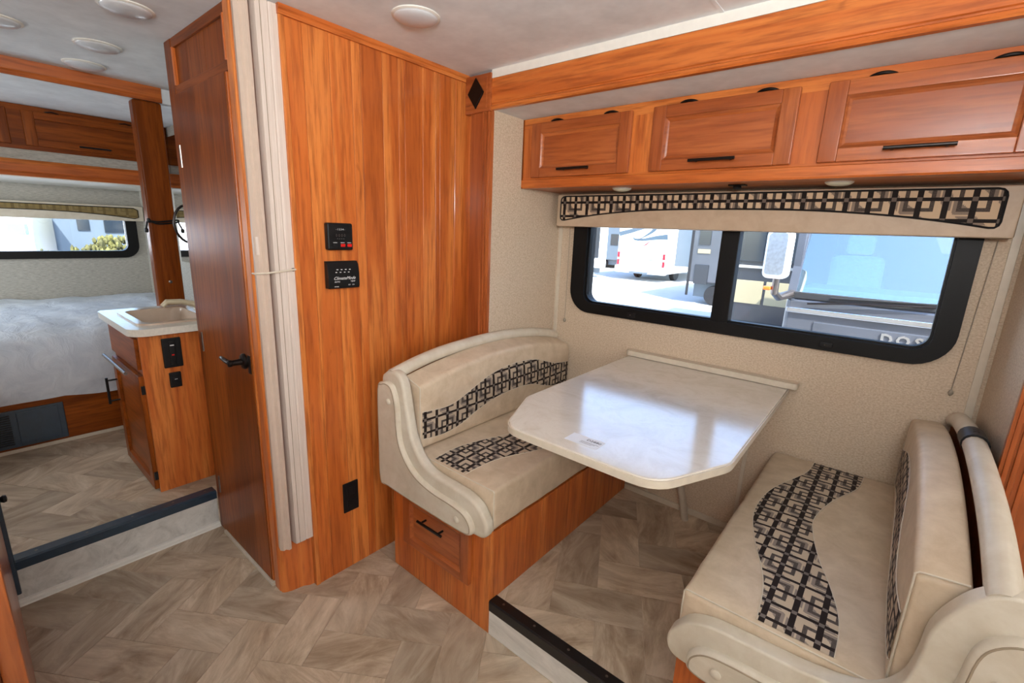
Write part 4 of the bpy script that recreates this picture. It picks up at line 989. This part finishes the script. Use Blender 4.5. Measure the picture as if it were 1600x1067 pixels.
nb_('dashboard', X0+.08, X1-.08, Y0+.12, Y0+.7, .96, 1.07, m=SEATM, bev=.03)
for sx in (-.38, .85):
    s0 = nb_('driver_seat', sx-.23, sx+.23, Y0+1.0, Y0+1.18, .75, 1.36, m=SEATM, bev=.07, seg=3); build('headrest', B(sx-.12, sx+.12, Y0+1.02, Y0+1.14, 1.37, 1.56, bev=.04, seg=3), SEATM, s0)
wp = build('wiper', tube([(-.62, Y0-.03, .93), (-.30, Y0-.035, .97), (.25, Y0-.02, 1.01)], .010, 8), BRONZE, nc); build('wiper_blade', tube([(-.45, Y0-.015, 1.0), (.3, Y0-.015, 1.03)], .006, 6), TIRE, wp)
wp = build('wiper', tube([(.75, Y0-.03, .93), (1.0, Y0-.035, .97), (1.5, Y0-.02, 1.01)], .010, 8), BRONZE, nc)
for ch, x in (('D', -.01), ('O', .10), ('S', .20), ('S', .29)):
    build('letter', text_bm(ch, .115, frame_mat((x, Y0-.018, .700), (1, 0, 0), (0, 0, 1)), .012, 0, .004), CHROME, nc, smooth=False)
bmm = build('side_mirror', prism(rrect(-.955, -.755, 1.155, 1.57, .05, 5), 'y', Y0-.42, Y0-.30, .02, 3), RVW, nc)
build('mirror_glass', prism(rrect(-.935, -.79, 1.19, 1.545, .03, 5), 'y', Y0-.424, Y0-.421), plain('hazy_mirror', srgb(215, 222, 228), .35, 1), bmm, smooth=False)
build('mirror_arm', tube([(-.84, Y0-.36, 1.17), (-.84, Y0-.36, 1.03), (-.83, Y0-.2, .98), (-.76, Y0+.05, 1.0)], [.028, .03, .035, .04], 10), PEWTER, bmm)
build('marker_lamp', B(-.93, -.87, Y0-.40, Y0-.34, 1.05, 1.085, bev=.01), ORNG, bmm)
wheel(nc, X0+.3, Y0+1.2, .45); wheel(nc, X1-.3, Y0+1.2, .45)
# beyond the bedroom window
wt = thing('motorhome', 'white cab-over motorhome outside the bedroom window', 'motorhome', (-17, .6, GZ))
build('body', B(-20, -14.6, -3.4, 1.3, GZ+.4, 2.8, bev=.15, seg=3), RVW, wt); build('cab', B(-14.7, -13.9, -1.2, 1.2, GZ+.35, .98, bev=.12, seg=3), RVW, wt)
for a, b in ((.35, .62), (.9, 1.22)): build('side_window', B(-14.61, -14.56, a, b, 1.0, 1.22, bev=.01), plain('blue_cab_glass', srgb(90, 150, 180), .1, 0, .5) if a < .5 else bpy.data.materials['blue_cab_glass'], wt)
wheel(wt, -14.2, 1.05, .42)
gt = thing('motorhome', 'grey motorhome behind golden shrub outside the bedroom window', 'motorhome', (-19, 4, GZ))
build('body', B(-22, -17, 1.9, 6.5, GZ+.4, 2.6, bev=.1, seg=3), RVG, gt); build('side_window', B(-17.01, -16.97, 2.9, 3.6, 1.0, 1.35, bev=.01), DGL, gt); build('side_window', B(-17.01, -16.97, 2.35, 2.6, 1.05, 1.35, bev=.01), DGL, gt); wheel(gt, -17.2, 5, .42)
tree('shrub', -13.0, 2.35, .42, .85, 'golden green shrub outside right side of bedroom window', LEAF2, cat='shrub', seed=11)
tree('shrub', -12.2, 1.3, .32, .6, 'low yellow green shrub outside middle of bedroom window', LEAF2, cat='shrub', seed=12)
